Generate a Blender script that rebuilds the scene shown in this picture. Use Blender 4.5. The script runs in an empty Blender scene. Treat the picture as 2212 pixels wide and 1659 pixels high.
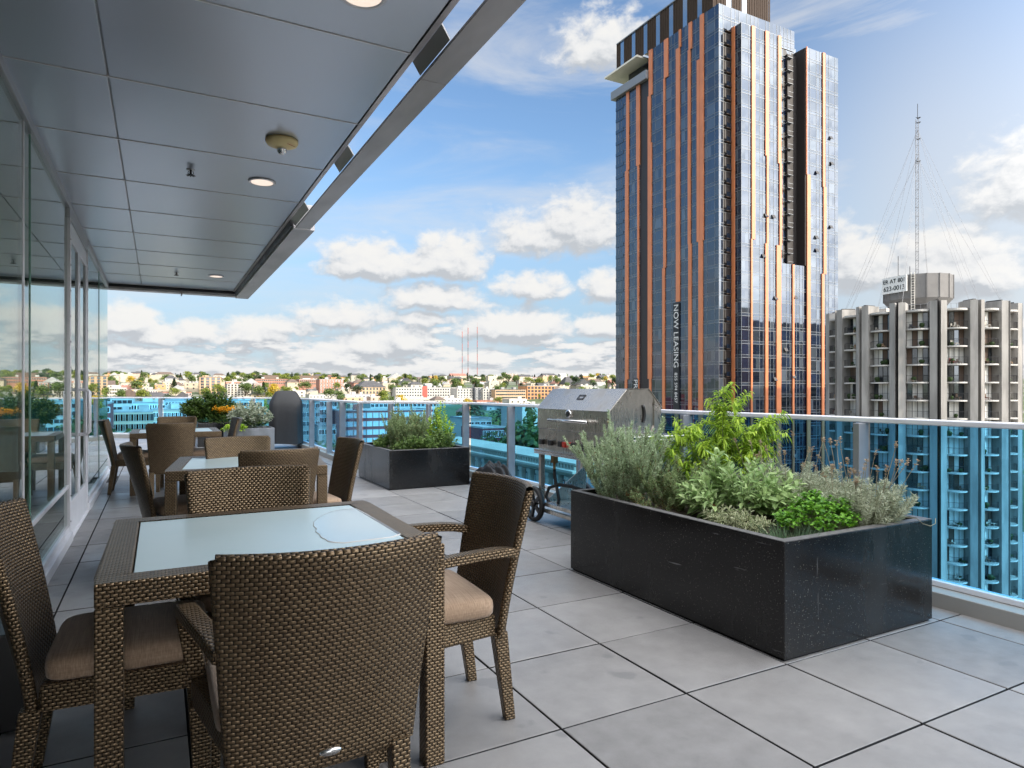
import bpy, bmesh, math, random
from mathutils import Vector, Matrix
R = math.radians
random.seed(7)
S = bpy.context.scene
COL = S.collection

# ---- camera calibration of the photograph (2212 x 1659 units) -> world; X across, Y along the terrace
F, U0, HV, CH = 1425.0, 1106.0, 843.0, 1.255
TH = math.atan((1106 - 343) / F)
SN, CS = math.sin(TH), math.cos(TH)
def az(u): return TH + math.atan((u - U0) / F)
def at_y(u, v, Y):                       # point on the plane y = Y seen at (u, v)
    t = (u - U0) / F
    Z = Y / (CS - SN * t)
    return Vector((Z * (SN + CS * t), Y, CH + (HV - v) / F * Z))
def at_x(u, v, X):
    t = (u - U0) / F
    Z = X / (SN + CS * t)
    return Vector((X, Z * (CS - SN * t), CH + (HV - v) / F * Z))
def at_z(u, v, z):
    t = (u - U0) / F
    Z = (CH - z) * F / (v - HV)
    return Vector((Z * (SN + CS * t), Z * (CS - SN * t), z))
def at_d(u, v, Z):
    t = (u - U0) / F
    return Vector((Z * (SN + CS * t), Z * (CS - SN * t), CH + (HV - v) / F * Z))

# ---- objects
def tag(o, label=None, cat=None, group=None, kind=None):
    if label: o['label'] = label
    if cat: o['category'] = cat
    if group: o['group'] = group
    if kind: o['kind'] = kind
    return o
def empty(name, loc=(0, 0, 0), rz=0, label=None, cat=None, group=None):
    o = bpy.data.objects.new(name, None); COL.objects.link(o)
    o.location = loc; o.rotation_euler = (0, 0, rz); o.empty_display_size = 0.2
    return tag(o, label, cat, group)
def kids(o): return [c for c in bpy.data.objects if c.parent == o]
def copy_tree(o, parent=None):
    c = o.copy(); COL.objects.link(c)
    if parent is not None: c.parent = parent
    for ch in KIDS.get(o.name, []):
        copy_tree(ch, c)
    return c
KIDS = {}
def adopt(o, parent):
    if parent is not None:
        o.parent = parent
        KIDS.setdefault(parent.name, []).append(o)

class MB:
    """collects faces of several shapes and links them as one mesh object"""
    def __init__(s): s.v = []; s.f = []; s.m = []; s.sm = []; s.r = []
    def face(s, pts, mi=0, sm=False, rnd=0.5):
        i = len(s.v); s.v.extend([tuple(p) for p in pts])
        s.f.append(tuple(range(i, i + len(pts)))); s.m.append(mi); s.sm.append(sm); s.r.append(rnd)
    def raw(s, verts, faces, mi=0, sm=False, rnd=0.5):
        i = len(s.v); s.v.extend([tuple(p) for p in verts])
        for f in faces:
            s.f.append(tuple(i + k for k in f)); s.m.append(mi); s.sm.append(sm); s.r.append(rnd)
    def box(s, x0, x1, y0, y1, z0, z1, mi=0, M=None, rnd=0.5):
        vs = [Vector(p) for p in ((x0,y0,z0),(x1,y0,z0),(x1,y1,z0),(x0,y1,z0),(x0,y0,z1),(x1,y0,z1),(x1,y1,z1),(x0,y1,z1))]
        if M is not None: vs = [M @ p for p in vs]
        s.raw(vs, ((0,3,2,1),(4,5,6,7),(0,1,5,4),(1,2,6,5),(2,3,7,6),(3,0,4,7)), mi, False, rnd)
    def frustum(s, a, b, wa, wb, mi=0):      # tapered square bar from point a to b; w = (wx, wy)
        a, b = Vector(a), Vector(b); vs = []
        for p, w in ((a, wa), (b, wb)):
            for sx, sy in ((-1,-1),(1,-1),(1,1),(-1,1)):
                vs.append(p + Vector((sx*w[0]/2, sy*w[1]/2, 0)))
        s.raw(vs, ((0,3,2,1),(4,5,6,7),(0,1,5,4),(1,2,6,5),(2,3,7,6),(3,0,4,7)), mi)
    def prism(s, poly, z0, z1, mi=0):        # plan outline (ccw) pulled up
        n = len(poly)
        vs = [(x, y, z0) for x, y in poly] + [(x, y, z1) for x, y in poly]
        fs = [tuple(range(n-1, -1, -1)), tuple(range(n, 2*n))] + [(k, (k+1)%n, n+(k+1)%n, n+k) for k in range(n)]
        s.raw(vs, fs, mi)
    def extrude(s, prof, y0, y1, mi=0):      # (x, z) profile pulled along y
        n = len(prof)
        vs = [(x, y0, z) for x, z in prof] + [(x, y1, z) for x, z in prof]
        fs = [tuple(range(n)), tuple(range(2*n-1, n-1, -1))] + [(k, n+k, n+(k+1)%n, (k+1)%n) for k in range(n)]
        s.raw(vs, fs, mi)
    def tube(s, path, rad, n=8, mi=0, cap=True, sm=True, rnd=0.5, sq=None):
        P = [Vector(p) for p in path]
        if not hasattr(rad, '__len__'): rad = [rad]*len(P)
        vs = []; ref = None
        for k, p in enumerate(P):
            t = (P[min(k+1, len(P)-1)] - P[max(k-1, 0)])
            if t.length < 1e-9: t = Vector((0,0,1))
            t.normalize()
            if ref is None:
                ref = Vector((0,0,1)) if abs(t.z) < .9 else Vector((1,0,0))
            a = t.cross(ref)
            if a.length < 1e-6: a = t.cross(Vector((1,.1,0)))
            a.normalize(); b = a.cross(t); ref = b
            for j in range(n):
                if sq:
                    ca, cb = ((-1,-1),(1,-1),(1,1),(-1,1))[j]
                    vs.append(p + a*ca*sq[0]/2 + b*cb*sq[1]/2)
                else:
                    w = 2*math.pi*j/n
                    vs.append(p + (a*math.cos(w) + b*math.sin(w))*rad[k])
        fs = []
        for k in range(len(P)-1):
            for j in range(n):
                fs.append((k*n+j, k*n+(j+1)%n, (k+1)*n+(j+1)%n, (k+1)*n+j))
        if cap:
            fs.append(tuple(range(n-1,-1,-1))); fs.append(tuple((len(P)-1)*n+j for j in range(n)))
        s.raw(vs, fs, mi, sm, rnd)
    def lathe(s, prof, n=24, c=(0,0,0), mi=0, sm=True):   # (r, z) profile turned about z
        vs = [(c[0]+r*math.cos(2*math.pi*j/n), c[1]+r*math.sin(2*math.pi*j/n), c[2]+z) for r, z in prof for j in range(n)]
        fs = [(k*n+j, k*n+(j+1)%n, (k+1)*n+(j+1)%n, (k+1)*n+j) for k in range(len(prof)-1) for j in range(n)]
        s.raw(vs, fs, mi, sm)
    def grid(s, fn, nu, nv, mi=0, sm=True):
        vs = [fn(i/nu, j/nv) for j in range(nv+1) for i in range(nu+1)]
        fs = [(j*(nu+1)+i, j*(nu+1)+i+1, (j+1)*(nu+1)+i+1, (j+1)*(nu+1)+i) for j in range(nv) for i in range(nu)]
        s.raw(vs, fs, mi, sm)
    def build(s, name, mats, parent=None, bevel=0, seg=2, weld=False, smooth=None, uv=True, rnd=False, sub=0, loc=None):
        me = bpy.data.meshes.new(name)
        me.from_pydata(s.v, [], s.f)
        if not isinstance(mats, (list, tuple)): mats = [mats]
        for m in mats: me.materials.append(m)
        me.polygons.foreach_set('material_index', s.m)
        me.polygons.foreach_set('use_smooth', s.sm if smooth is None else [smooth]*len(s.f))
        if rnd:
            a = me.attributes.new('rnd', 'FLOAT', 'FACE'); a.data.foreach_set('value', s.r)
        if weld or bevel:
            bm = bmesh.new(); bm.from_mesh(me)
            bmesh.ops.remove_doubles(bm, verts=bm.verts, dist=1e-5)
            bmesh.ops.recalc_face_normals(bm, faces=bm.faces)
            if bevel:
                es = [e for e in bm.edges if len(e.link_faces) == 2 and e.calc_face_angle(0) > R(25)]
                bmesh.ops.bevel(bm, geom=es, offset=bevel, segments=seg, affect='EDGES', profile=.5)
            bm.to_mesh(me); bm.free()
        if uv: box_uv(me)
        me.update()
        o = bpy.data.objects.new(name, me); COL.objects.link(o)
        if sub:
            md = o.modifiers.new('sub', 'SUBSURF'); md.levels = sub; md.render_levels = sub
        if loc: o.location = loc
        adopt(o, parent)
        return o

def box_uv(me):
    if not me.uv_layers: me.uv_layers.new(name='UVMap')
    uvs = me.uv_layers[0].data
    for p in me.polygons:
        n = p.normal; ax = max(range(3), key=lambda k: abs(n[k]))
        for li in p.loop_indices:
            c = me.vertices[me.loops[li].vertex_index].co
            uvs[li].uv = (c.y, c.z) if ax == 0 else (c.x, c.z) if ax == 1 else (c.x, c.y)

def text_obj(name, body, size, mat, parent, loc, rot, extrude=.004, align='CENTER', sx=1.0):
    cu = bpy.data.curves.new(name, 'FONT'); cu.body = body; cu.size = size; cu.extrude = extrude
    cu.align_x = align; cu.align_y = 'CENTER'; cu.materials.append(mat)
    tmp = bpy.data.objects.new('tmp', cu); COL.objects.link(tmp)
    me = bpy.data.meshes.new_from_object(tmp.evaluated_get(bpy.context.evaluated_depsgraph_get()))
    me.name = name; me.materials.clear(); me.materials.append(mat)
    bpy.data.objects.remove(tmp); bpy.data.curves.remove(cu)
    o = bpy.data.objects.new(name, me); COL.objects.link(o)
    o.location = loc; o.rotation_euler = rot; o.scale = (sx, 1, 1)
    adopt(o, parent); return o
# ---------------------------------------------------------------- materials
class NT:
    def __init__(s, tree): s.t = tree; s.k = 0
    def n(s, typ, props=None, **inp):
        nd = s.t.nodes.new(typ); s.k += 1; nd.location = (s.k*30, 0)
        for k, v in (props or {}).items(): setattr(nd, k, v)
        for k, v in inp.items():
            key = int(k[1:]) if k[0] == 'i' and k[1:].isdigit() else k.replace('_', ' ')
            s.set(nd.inputs[key], v)
        return nd
    def set(s, sock, v):
        if isinstance(v, bpy.types.NodeSocket): s.t.links.new(v, sock)
        elif isinstance(v, bpy.types.Node): s.t.links.new(v.outputs[0], sock)
        else: sock.default_value = v
    def m(s, op, a, b=0.0, c=None, clamp=False):
        nd = s.n('ShaderNodeMath', {'operation': op, 'use_clamp': clamp}, i0=a, i1=b)
        if c is not None: s.set(nd.inputs[2], c)
        return nd.outputs[0]
    def vm(s, op, a, b=None, c=None):
        nd = s.n('ShaderNodeVectorMath', {'operation': op}, i0=a)
        if b is not None: s.set(nd.inputs[1], b)
        if c is not None: s.set(nd.inputs[2], c)
        return nd.outputs['Value'] if op in ('LENGTH', 'DOT_PRODUCT', 'DISTANCE') else nd.outputs[0]
    def mix(s, f, a, b, typ='RGBA', blend='MIX'):
        nd = s.n('ShaderNodeMix', {'data_type': typ, 'blend_type': blend} if typ == 'RGBA' else {'data_type': typ})
        ia, ib, o = {'RGBA': (6, 7, 2), 'FLOAT': (2, 3, 0)}[typ]
        s.set(nd.inputs[0], f); s.set(nd.inputs[ia], a); s.set(nd.inputs[ib], b)
        return nd.outputs[o]
    def ramp(s, f, stops, interp='LINEAR'):
        nd = s.n('ShaderNodeValToRGB', None, Fac=f); cr = nd.color_ramp; cr.interpolation = interp
        while len(cr.elements) < len(stops): cr.elements.new(.5)
        for e, (p, c) in zip(cr.elements, stops):
            e.position = p; e.color = c if len(c) == 4 else (*c, 1)
        return nd.outputs[0]
    def ss(s, x, a, b):
        nd = s.n('ShaderNodeMapRange', {'interpolation_type': 'SMOOTHSTEP'}, Value=x)
        s.set(nd.inputs[1], a); s.set(nd.inputs[2], b); return nd.outputs[0]
    def noise(s, vec, scale, detail=4, rough=.55, dist=0.0):
        return s.n('ShaderNodeTexNoise', None, Vector=vec, Scale=scale, Detail=detail, Roughness=rough, Distortion=dist).outputs[0]

def schlick(t, f0=.045, p=5.0):
    gi = t.n('ShaderNodeNewGeometry')
    c = t.m('ABSOLUTE', t.vm('DOT_PRODUCT', gi.outputs['Normal'], gi.outputs['Incoming']))
    return t.m('ADD', f0, t.m('MULTIPLY', 1-f0, t.m('POWER', t.m('SUBTRACT', 1.0, c, clamp=True), p)), clamp=True)
def c4(c): return (*c, 1) if len(c) == 3 else c
def new_mat(name):
    m = bpy.data.materials.new(name); m.use_nodes = True
    m.node_tree.nodes.clear(); t = NT(m.node_tree)
    out = t.n('ShaderNodeOutputMaterial')
    return m, t, out
def pbr(t, out, **k):
    b = t.n('ShaderNodeBsdfPrincipled', None, **k); t.set(out.inputs[0], b.outputs[0]); return b
def mat(name, col, rough=.6, metal=0.0, var=.12, scale=6.0, bump=0.0, bscale=40.0, spec=.5, stretch=None, coat=0.0):
    """plain paint/stone/metal with blotchy variation of its own colour"""
    m, t, out = new_mat(name)
    co = t.n('ShaderNodeTexCoord').outputs['Object']
    if stretch: co = t.vm('MULTIPLY', co, stretch)
    nz = t.noise(co, scale, 6)
    f = t.ss(nz, .3, .7)
    lo = tuple(max(0, c*(1-var)) for c in col); hi = tuple(min(1, c*(1+var)) for c in col)
    c = t.mix(f, c4(lo), c4(hi))
    rg = t.m('ADD', t.m('MULTIPLY', t.m('SUBTRACT', nz, .5), .25), rough, clamp=True)
    b = pbr(t, out, Base_Color=c, Roughness=rg, Metallic=metal)
    b.inputs['Specular IOR Level'].default_value = spec
    if coat: b.inputs['Coat Weight'].default_value = coat; b.inputs['Coat Roughness'].default_value = .1
    if bump:
        n2 = t.noise(co, bscale, 3)
        t.set(b.inputs['Normal'], t.n('ShaderNodeBump', None, Strength=bump, Distance=.01, Height=n2).outputs[0])
    return m

M = {}
# paving slab: cool grey concrete, per-slab tone, fine aggregate, stains
def m_paver():
    m, t, out = new_mat('concrete_paver')
    co = t.n('ShaderNodeTexCoord').outputs['Object']
    r = t.n('ShaderNodeAttribute', {'attribute_name': 'rnd'}).outputs['Fac']
    fine = t.noise(co, 420, 2, .7); mid = t.noise(co, 9, 6, .62); big = t.noise(co, 1.3, 4)
    v = t.m('ADD', t.m('MULTIPLY', t.m('SUBTRACT', fine, .5), .20), t.m('MULTIPLY', t.m('SUBTRACT', mid, .5), .55))
    v = t.m('ADD', v, t.m('MULTIPLY', t.m('SUBTRACT', r, .5), .30))
    v = t.m('ADD', v, t.m('MULTIPLY', t.m('SUBTRACT', big, .5), .45))
    c = t.ramp(t.m('ADD', v, .5, clamp=True), [(0, (.115, .108, .104)), (.5, (.235, .223, .217)), (1, (.345, .328, .317))])
    spot = t.ss(t.noise(t.vm('ADD', co, (5, 3, 0)), 5.5, 3, .4), .665, .72)
    c = t.mix(t.m('MULTIPLY', spot, .5), c, (.13, .128, .13, 1))
    wet = t.ss(t.noise(co, .8, 5, .6), .40, .62)
    rg = t.m('SUBTRACT', .52, t.m('MULTIPLY', wet, .20))
    b = pbr(t, out, Base_Color=c, Roughness=rg)
    t.set(b.inputs['Normal'], t.n('ShaderNodeBump', None, Strength=.25, Distance=.004, Height=t.m('ADD', fine, mid)).outputs[0])
    return m
M['paver'] = m_paver()
M['joint'] = mat('dark_joint', (.02, .02, .022), .95)

# woven resin wicker: staggered flat strands over ribs, bronze lacquer
def m_wicker(name, hi, lo, gap, cw=.0185, chh=.0100, metal=.62):
    m, t, out = new_mat(name)
    uv = t.n('ShaderNodeTexCoord').outputs['UV']
    sp = t.n('ShaderNodeSeparateXYZ', None, Vector=uv)
    v = t.m('DIVIDE', sp.outputs[1], chh); row = t.m('FLOOR', v); fv = t.m('SUBTRACT', v, row)
    u = t.m('ADD', t.m('DIVIDE', sp.outputs[0], cw), t.m('MULTIPLY', t.m('MODULO', t.m('ABSOLUTE', row), 2.0), .5))
    cu = t.m('FLOOR', u); fu = t.m('SUBTRACT', u, cu)
    hu = t.m('SINE', t.m('MULTIPLY', fu, math.pi)); hv = t.m('SINE', t.m('MULTIPLY', fv, math.pi))
    h = t.m('MULTIPLY', t.m('POWER', hu, .6), t.m('POWER', t.m('MAXIMUM', hv, 0.0001), .5))
    cell = t.n('ShaderNodeCombineXYZ', None, X=cu, Y=row)
    rn = t.n('ShaderNodeTexWhiteNoise', {'noise_dimensions': '2D'}, Vector=cell.outputs[0]).outputs[0]
    tone = t.mix(rn, c4(lo), c4(hi))
    c = t.mix(t.ss(h, .18, .52), c4(gap), tone)
    b = pbr(t, out, Base_Color=c, Roughness=.33, Metallic=metal)
    t.set(b.inputs['Normal'], t.n('ShaderNodeBump', None, Strength=.8, Distance=.005, Height=h).outputs[0])
    return m
M['wicker'] = m_wicker('woven_wicker', (.225, .155, .088), (.165, .112, .064), (.013, .009, .006))

def m_cushion():
    m, t, out = new_mat('cushion_fabric')
    co = t.n('ShaderNodeTexCoord').outputs['Object']
    a = t.noise(t.vm('MULTIPLY', co, (8, 260, 60)), 1.0, 3); b2 = t.noise(t.vm('MULTIPLY', co, (260, 8, 260)), 1.0, 2)
    f = t.m('ADD', t.m('MULTIPLY', a, .65), t.m('MULTIPLY', b2, .35))
    c = t.ramp(f, [(.3, (.28, .18, .115)), (.5, (.42, .285, .19)), (.7, (.54, .39, .27))])
    b = pbr(t, out, Base_Color=c, Roughness=.9)
    b.inputs['Sheen Weight'].default_value = .25
    t.set(b.inputs['Normal'], t.n('ShaderNodeBump', None, Strength=.35, Distance=.003, Height=f).outputs[0])
    return m
M['cushion'] = m_cushion()

def m_tableglass():
    m, t, out = new_mat('frosted_table_glass')
    co = t.n('ShaderNodeTexCoord').outputs['Object']
    nz = t.noise(co, 5, 5); d = t.ss(nz, .35, .7)
    c = t.mix(d, (.54, .68, .70, 1), (.57, .70, .72, 1))
    b = pbr(t, out, Base_Color=c, Roughness=t.m('ADD', .26, t.m('MULTIPLY', nz, .06)))
    b.inputs['Specular IOR Level'].default_value = .75
    return m
M['tglass'] = m_tableglass()
def m_puddle():
    m, t, out = new_mat('water_film')
    g = t.n('ShaderNodeBsdfGlossy', None, Color=(1, 1, 1, 1), Roughness=.16)
    tr = t.n('ShaderNodeBsdfTransparent')
    mx = t.n('ShaderNodeMixShader', None, Fac=schlick(t, .03), i1=tr.outputs[0], i2=g.outputs[0])
    t.set(out.inputs[0], mx.outputs[0]); return m
M['puddle'] = m_puddle()

def m_granite():
    m, t, out = new_mat('black_granite')
    co = t.n('ShaderNodeTexCoord').outputs['Object']
    sp = t.n('ShaderNodeTexVoronoi', {'feature': 'F1'}, Vector=co, Scale=105.0)
    sel = t.ss(t.noise(co, 160, 1), .52, .68)
    fl = t.m('MULTIPLY', t.ss(sp.outputs['Distance'], .34, .12), sel)
    c = t.mix(t.m('MULTIPLY', fl, .8), (.0055, .0055, .006, 1), (.20, .19, .16, 1))
    dust = t.ss(t.noise(t.vm('MULTIPLY', co, (1, 1, .35)), 2.2, 7, .65), .42, .75)
    c = t.mix(t.m('MULTIPLY', dust, .07), c, (.20, .19, .18, 1))
    # thin chalky run marks and scrapes
    run = t.ss(t.noise(t.vm('MULTIPLY', co, (6, 6, .35)), 2.3, 4, .6), .69, .74)
    c = t.mix(t.m('MULTIPLY', run, .16), c, (.4, .4, .4, 1))
    scr = t.ss(t.noise(t.vm('MULTIPLY', co, (2.0, 2.0, 26)), 1.0, 3, .6), .71, .75)
    c = t.mix(t.m('MULTIPLY', scr, .5), c, (.35, .35, .36, 1))
    b = pbr(t, out, Base_Color=c, Roughness=t.m('ADD', .16, t.m('MULTIPLY', dust, .30)))
    b.inputs['Specular IOR Level'].default_value = .45
    return m
M['granite'] = m_granite()
M['granite_rim'] = mat('honed_granite_rim', (.10, .095, .095), .5, var=.3, scale=60)
M['zinc'] = mat('weathered_zinc', (.16, .165, .175), .45, .4, var=.45, scale=3, stretch=(1, 1, .4))
M['soil'] = mat('potting_soil', (.05, .036, .024), .95, var=.5, scale=60, bump=1, bscale=90)

def m_brushed(name, col, rough, stretch, streak=.10, grime=0.0, blot=.12, bmp=.06):
    m, t, out = new_mat(name)
    co = t.n('ShaderNodeTexCoord').outputs['Object']
    s = t.noise(t.vm('MULTIPLY', co, stretch), 1.0, 4, .6)
    g = t.ss(t.noise(co, 4.5, 6, .6), .46, .72)
    c = t.mix(s, c4(tuple(x*.8 for x in col)), c4(tuple(min(1, x*1.15) for x in col)))
    if grime: c = t.mix(t.m('MULTIPLY', g, grime), c, (.08, .065, .05, 1))
    rg = t.m('ADD', rough, t.m('ADD', t.m('MULTIPLY', t.m('SUBTRACT', s, .5), streak), t.m('MULTIPLY', g, blot)))
    b = pbr(t, out, Base_Color=c, Metallic=1.0 if not grime else .92, Roughness=rg)
    b.inputs['Anisotropic'].default_value = .4
    t.set(b.inputs['Normal'], t.n('ShaderNodeBump', None, Strength=bmp, Distance=.002, Height=s).outputs[0])
    return m
M['steel'] = m_brushed('brushed_stainless', (.56, .52, .47), .27, (70, 70, 4), .12, .35)
M['steel_clean'] = m_brushed('polished_stainless', (.72, .71, .70), .18, (40, 40, 40), .05)
def m_flat(name, col, rough, metal):
    m, t, out = new_mat(name); pbr(t, out, Base_Color=c4(col), Roughness=rough, Metallic=metal); return m
M['soffit'] = m_flat('satin_soffit_panel', (.56, .61, .68), .28, .85)
def m_lamp():
    m, t, out = new_mat('warm_lamp_lens'); b = pbr(t, out, Base_Color=(.8, .76, .70, 1), Roughness=.3)
    b.inputs['Emission Color'].default_value = (1, .80, .66, 1); b.inputs['Emission Strength'].default_value = .38; return m
M['lamp'] = m_lamp()
M['joint_alu'] = m_flat('bright_joint_strip', (.85, .85, .86), .35, .2)
M['fascia'] = mat('weathered_fascia_metal', (.50, .475, .475), .40, .45, var=.18, scale=3.5, stretch=(1, .35, 1))
M['alu'] = mat('satin_aluminium', (.42, .425, .44), .38, .75, var=.07)
M['alu_light'] = mat('pale_anodised_rail', (.80, .79, .82), .35, .2, var=.05)
M['rail_post'] = mat('grey_coated_post', (.27, .275, .295), .42, .35, var=.08)
M['door_paint'] = mat('pale_door_paint', (.80, .80, .84), .35, .1, var=.05)
M['black_rubber'] = mat('black_rubber', (.012, .012, .013), .6, var=.2)
M['black_plastic'] = mat('black_plastic', (.014, .013, .013), .35)
M['red_plastic'] = mat('red_knob_plastic', (.42, .035, .02), .35)
M['cover'] = mat('black_cover_vinyl', (.012, .0115, .013), .62, var=.4, scale=2.5, bump=.4, bscale=9)
M['brass'] = mat('brass_fitting', (.35, .22, .10), .4, .9)
M['cream_plastic'] = mat('aged_cream_plastic', (1.0, .76, .38), .4, var=.06)
M['chrome'] = mat('chrome', (.8, .8, .8), .08, 1.0, var=.02)
M['dark_metal'] = mat('dark_metal', (.03, .03, .032), .45, .6)
M['red_paint'] = mat('red_paint', (.55, .05, .03), .5)
M['white_paint'] = mat('white_paint', (.72, .71, .69), .5, var=.06)
M['black_paint'] = mat('black_paint', (.015, .015, .017), .5)

def m_glass_rail():
    m, t, out = new_mat('blue_tinted_glass')
    g = t.n('ShaderNodeBsdfGlossy', None, Color=(1, 1, 1, 1), Roughness=.01)
    tr = t.n('ShaderNodeBsdfTransparent', None, Color=(.43, .775, .985, 1))
    mx = t.n('ShaderNodeMixShader', None, Fac=schlick(t, .012, 5.5), i1=tr.outputs[0], i2=g.outputs[0])
    t.set(out.inputs[0], mx.outputs[0]); return m
M['railglass'] = m_glass_rail()
def m_glass_wall():
    m, t, out = new_mat('window_wall_glass')
    co = t.n('ShaderNodeTexCoord').outputs['Object']
    g = t.n('ShaderNodeBsdfGlossy', None, Color=(.93, .97, .95, 1), Roughness=.006)
    wob = t.noise(t.vm('MULTIPLY', co, (1, .5, .25)), 1.3, 2)
    t.set(g.inputs['Normal'], t.n('ShaderNodeBump', None, Strength=.018, Distance=.02, Height=wob).outputs[0])
    tr = t.n('ShaderNodeBsdfTransparent', None, Color=(.66, .72, .69, 1))
    mx = t.n('ShaderNodeMixShader', None, Fac=schlick(t, .05, 4.6), i1=tr.outputs[0], i2=g.outputs[0])
    t.set(out.inputs[0], mx.outputs[0]); return m
M['wallglass'] = m_glass_wall()
M['glass_edge'] = mat('green_glass_edge', (.20, .42, .33), .15, var=.1)

def m_curtain(name, base, refl, tint=(.85, .9, .95), rough=.03):
    m, t, out = new_mat(name)
    r = t.n('ShaderNodeAttribute', {'attribute_name': 'rnd'}).outputs['Fac']
    c = t.mix(r, c4(tuple(x*.45 for x in base)), c4(tuple(min(1, x*1.7) for x in base)))
    d = t.n('ShaderNodeBsdfDiffuse', None, Color=c)
    g = t.n('ShaderNodeBsdfGlossy', None, Color=c4(tint), Roughness=rough)
    fr = t.n('ShaderNodeFresnel', None, IOR=1.5)
    f = t.m('ADD', refl, t.m('MULTIPLY', fr.outputs[0], 1-refl), clamp=True)
    mx = t.n('ShaderNodeMixShader', None, Fac=f, i1=d.outputs[0], i2=g.outputs[0])
    t.set(out.inputs[0], mx.outputs[0]); return m
M['cw_dark'] = m_curtain('curtain_glass_dark', (.008, .013, .028), .075, (.86, .92, 1.0))
M['cw_blind'] = m_curtain('curtain_glass_blinds', (.045, .055, .068), .07, (.86, .92, 1.0))
M['cw_spandrel'] = m_curtain('curtain_spandrel', (.025, .034, .050), .07, (.86, .92, 1.0), rough=.06)
M['win'] = m_curtain('house_window_glass', (.03, .035, .04), .12, rough=.06)
M['mullion'] = mat('tower_mullion', (.24, .25, .26), .4, .3)
M['orange'] = mat('orange_cladding', (.58, .20, .085), .38, var=.08, scale=.25)
M['crown_brown'] = mat('brown_metal_screen', (.05, .034, .025), .75, .0, var=.15, spec=.15)
M['crown_blue'] = m_curtain('crown_slot_glass', (.05, .08, .13), .3)
M['slot_dark'] = mat('dark_recess_panel', (.022, .018, .017), .5, var=.2)
M['tower_grey'] = mat('tower_slab_grey', (.22, .23, .25), .45, .2)
M['soffit_white'] = mat('white_soffit', (.72, .68, .60), .6, var=.04)
M['concrete'] = mat('pale_cast_concrete', (.27, .257, .24), .8, var=.25, scale=.8, stretch=(1, 1, .2))
M['concrete_dark'] = mat('dark_cast_concrete', (.085, .080, .078), .8, var=.2, scale=.8)
M['drum_panel'] = mat('grey_drum_panel', (.15, .143, .138), .7, var=.12, scale=.5)
M['curtain_white'] = mat('white_window_drapes', (.74, .72, .67), .8, var=.2, scale=2.2, stretch=(1, 1, .05))
M['slab_edge'] = mat('balcony_slab_concrete', (.43, .415, .39), .8, var=.15)
M['mast_grey'] = mat('galvanised_mast', (.22, .22, .23), .5, .3)
M['mast_red'] = mat('red_mast_paint', (.26, .06, .045), .7)
M['mast_dark'] = mat('dark_mast_steel', (.09, .09, .095), .7)

PALETTE = {
 'cream': (.42, .345, .25), 'white': (.45, .42, .37), 'pink': (.44, .315, .25), 'brick': (.34, .165, .115), 'tan': (.46, .31, .19),
 'orange tan': (.50, .25, .11), 'grey': (.33, .33, .33), 'dark grey': (.08, .085, .095), 'brown': (.14, .095, .07), 'pale blue': (.44, .50, .54),
 'dark red': (.17, .045, .05), 'stone': (.34, .31, .25), 'beige': (.42, .365, .29), 'yellow': (.60, .42, .14)}
for k, c in PALETTE.items():
    M['w_'+k] = mat('wall_'+k.replace(' ', '_'), c, .85, var=.10, scale=.15)
M['r_dark'] = mat('dark_shingle_roof', (.055, .053, .055), .8, var=.25, scale=.5)
M['r_brown'] = mat('brown_roof', (.10, .07, .055), .8, var=.2, scale=.4)
M['r_grey'] = mat('grey_membrane_roof', (.30, .29, .28), .8, var=.2, scale=.2)
M['r_white'] = mat('white_membrane_roof', (.48, .45, .41), .8, var=.15, scale=.2)
M['r_red'] = mat('red_roof', (.24, .105, .075), .8, var=.2, scale=.4)
M['asphalt'] = mat('asphalt', (.05, .05, .053), .9, var=.2, scale=.5)
M['sidewalk'] = mat('pavement_concrete', (.30, .29, .27), .9, var=.12, scale=.5)

def m_leaf(name, lo, hi, trans=.42, rough=.5, back=None):
    m, t, out = new_mat(name)
    r = t.n('ShaderNodeAttribute', {'attribute_name': 'rnd'}).outputs['Fac']
    c = t.mix(r, c4(lo), c4(hi))
    if back:
        gi = t.n('ShaderNodeNewGeometry'); c = t.mix(gi.outputs['Backfacing'], c, c4(back))
    b = t.n('ShaderNodeBsdfPrincipled', None, Base_Color=c, Roughness=rough)
    b.inputs['Specular IOR Level'].default_value = .35
    tr = t.n('ShaderNodeBsdfTranslucent', None, Color=c)
    mx = t.n('ShaderNodeMixShader', None, Fac=trans, i1=b.outputs[0], i2=tr.outputs[0])
    t.set(out.inputs[0], mx.outputs[0]); return m
M['lf_silver'] = m_leaf('silver_needle_leaf', (.22, .29, .16), (.54, .64, .42))
M['lf_rosemary'] = m_leaf('rosemary_leaf', (.12, .18, .07), (.36, .45, .22))
M['lf_lime'] = m_leaf('lime_leaf', (.18, .33, .02), (.48, .62, .07), .4)
M['lf_sage'] = m_leaf('sage_leaf', (.17, .28, .09), (.43, .55, .24), .3)
M['lf_varieg'] = m_leaf('variegated_leaf_cream', (.42, .44, .26), (.66, .63, .42))
M['lf_varieg_g'] = m_leaf('variegated_leaf_green', (.09, .14, .06), (.20, .25, .11))
M['lf_parsley'] = m_leaf('parsley_leaf', (.05, .16, .015), (.18, .40, .03), .35)
M['lf_chive'] = m_leaf('grey_green_blade', (.06, .12, .06), (.19, .28, .16))
M['lf_lavender'] = m_leaf('lavender_leaf', (.22, .25, .15), (.54, .56, .42))
M['lf_dark'] = m_leaf('dark_shrub_leaf', (.018, .045, .008), (.10, .16, .03))
M['lf_mid'] = m_leaf('mid_green_leaf', (.04, .09, .018), (.20, .29, .08))
M['lf_yellow'] = m_leaf('yellow_flower', (.62, .30, .015), (.80, .45, .03))
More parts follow.
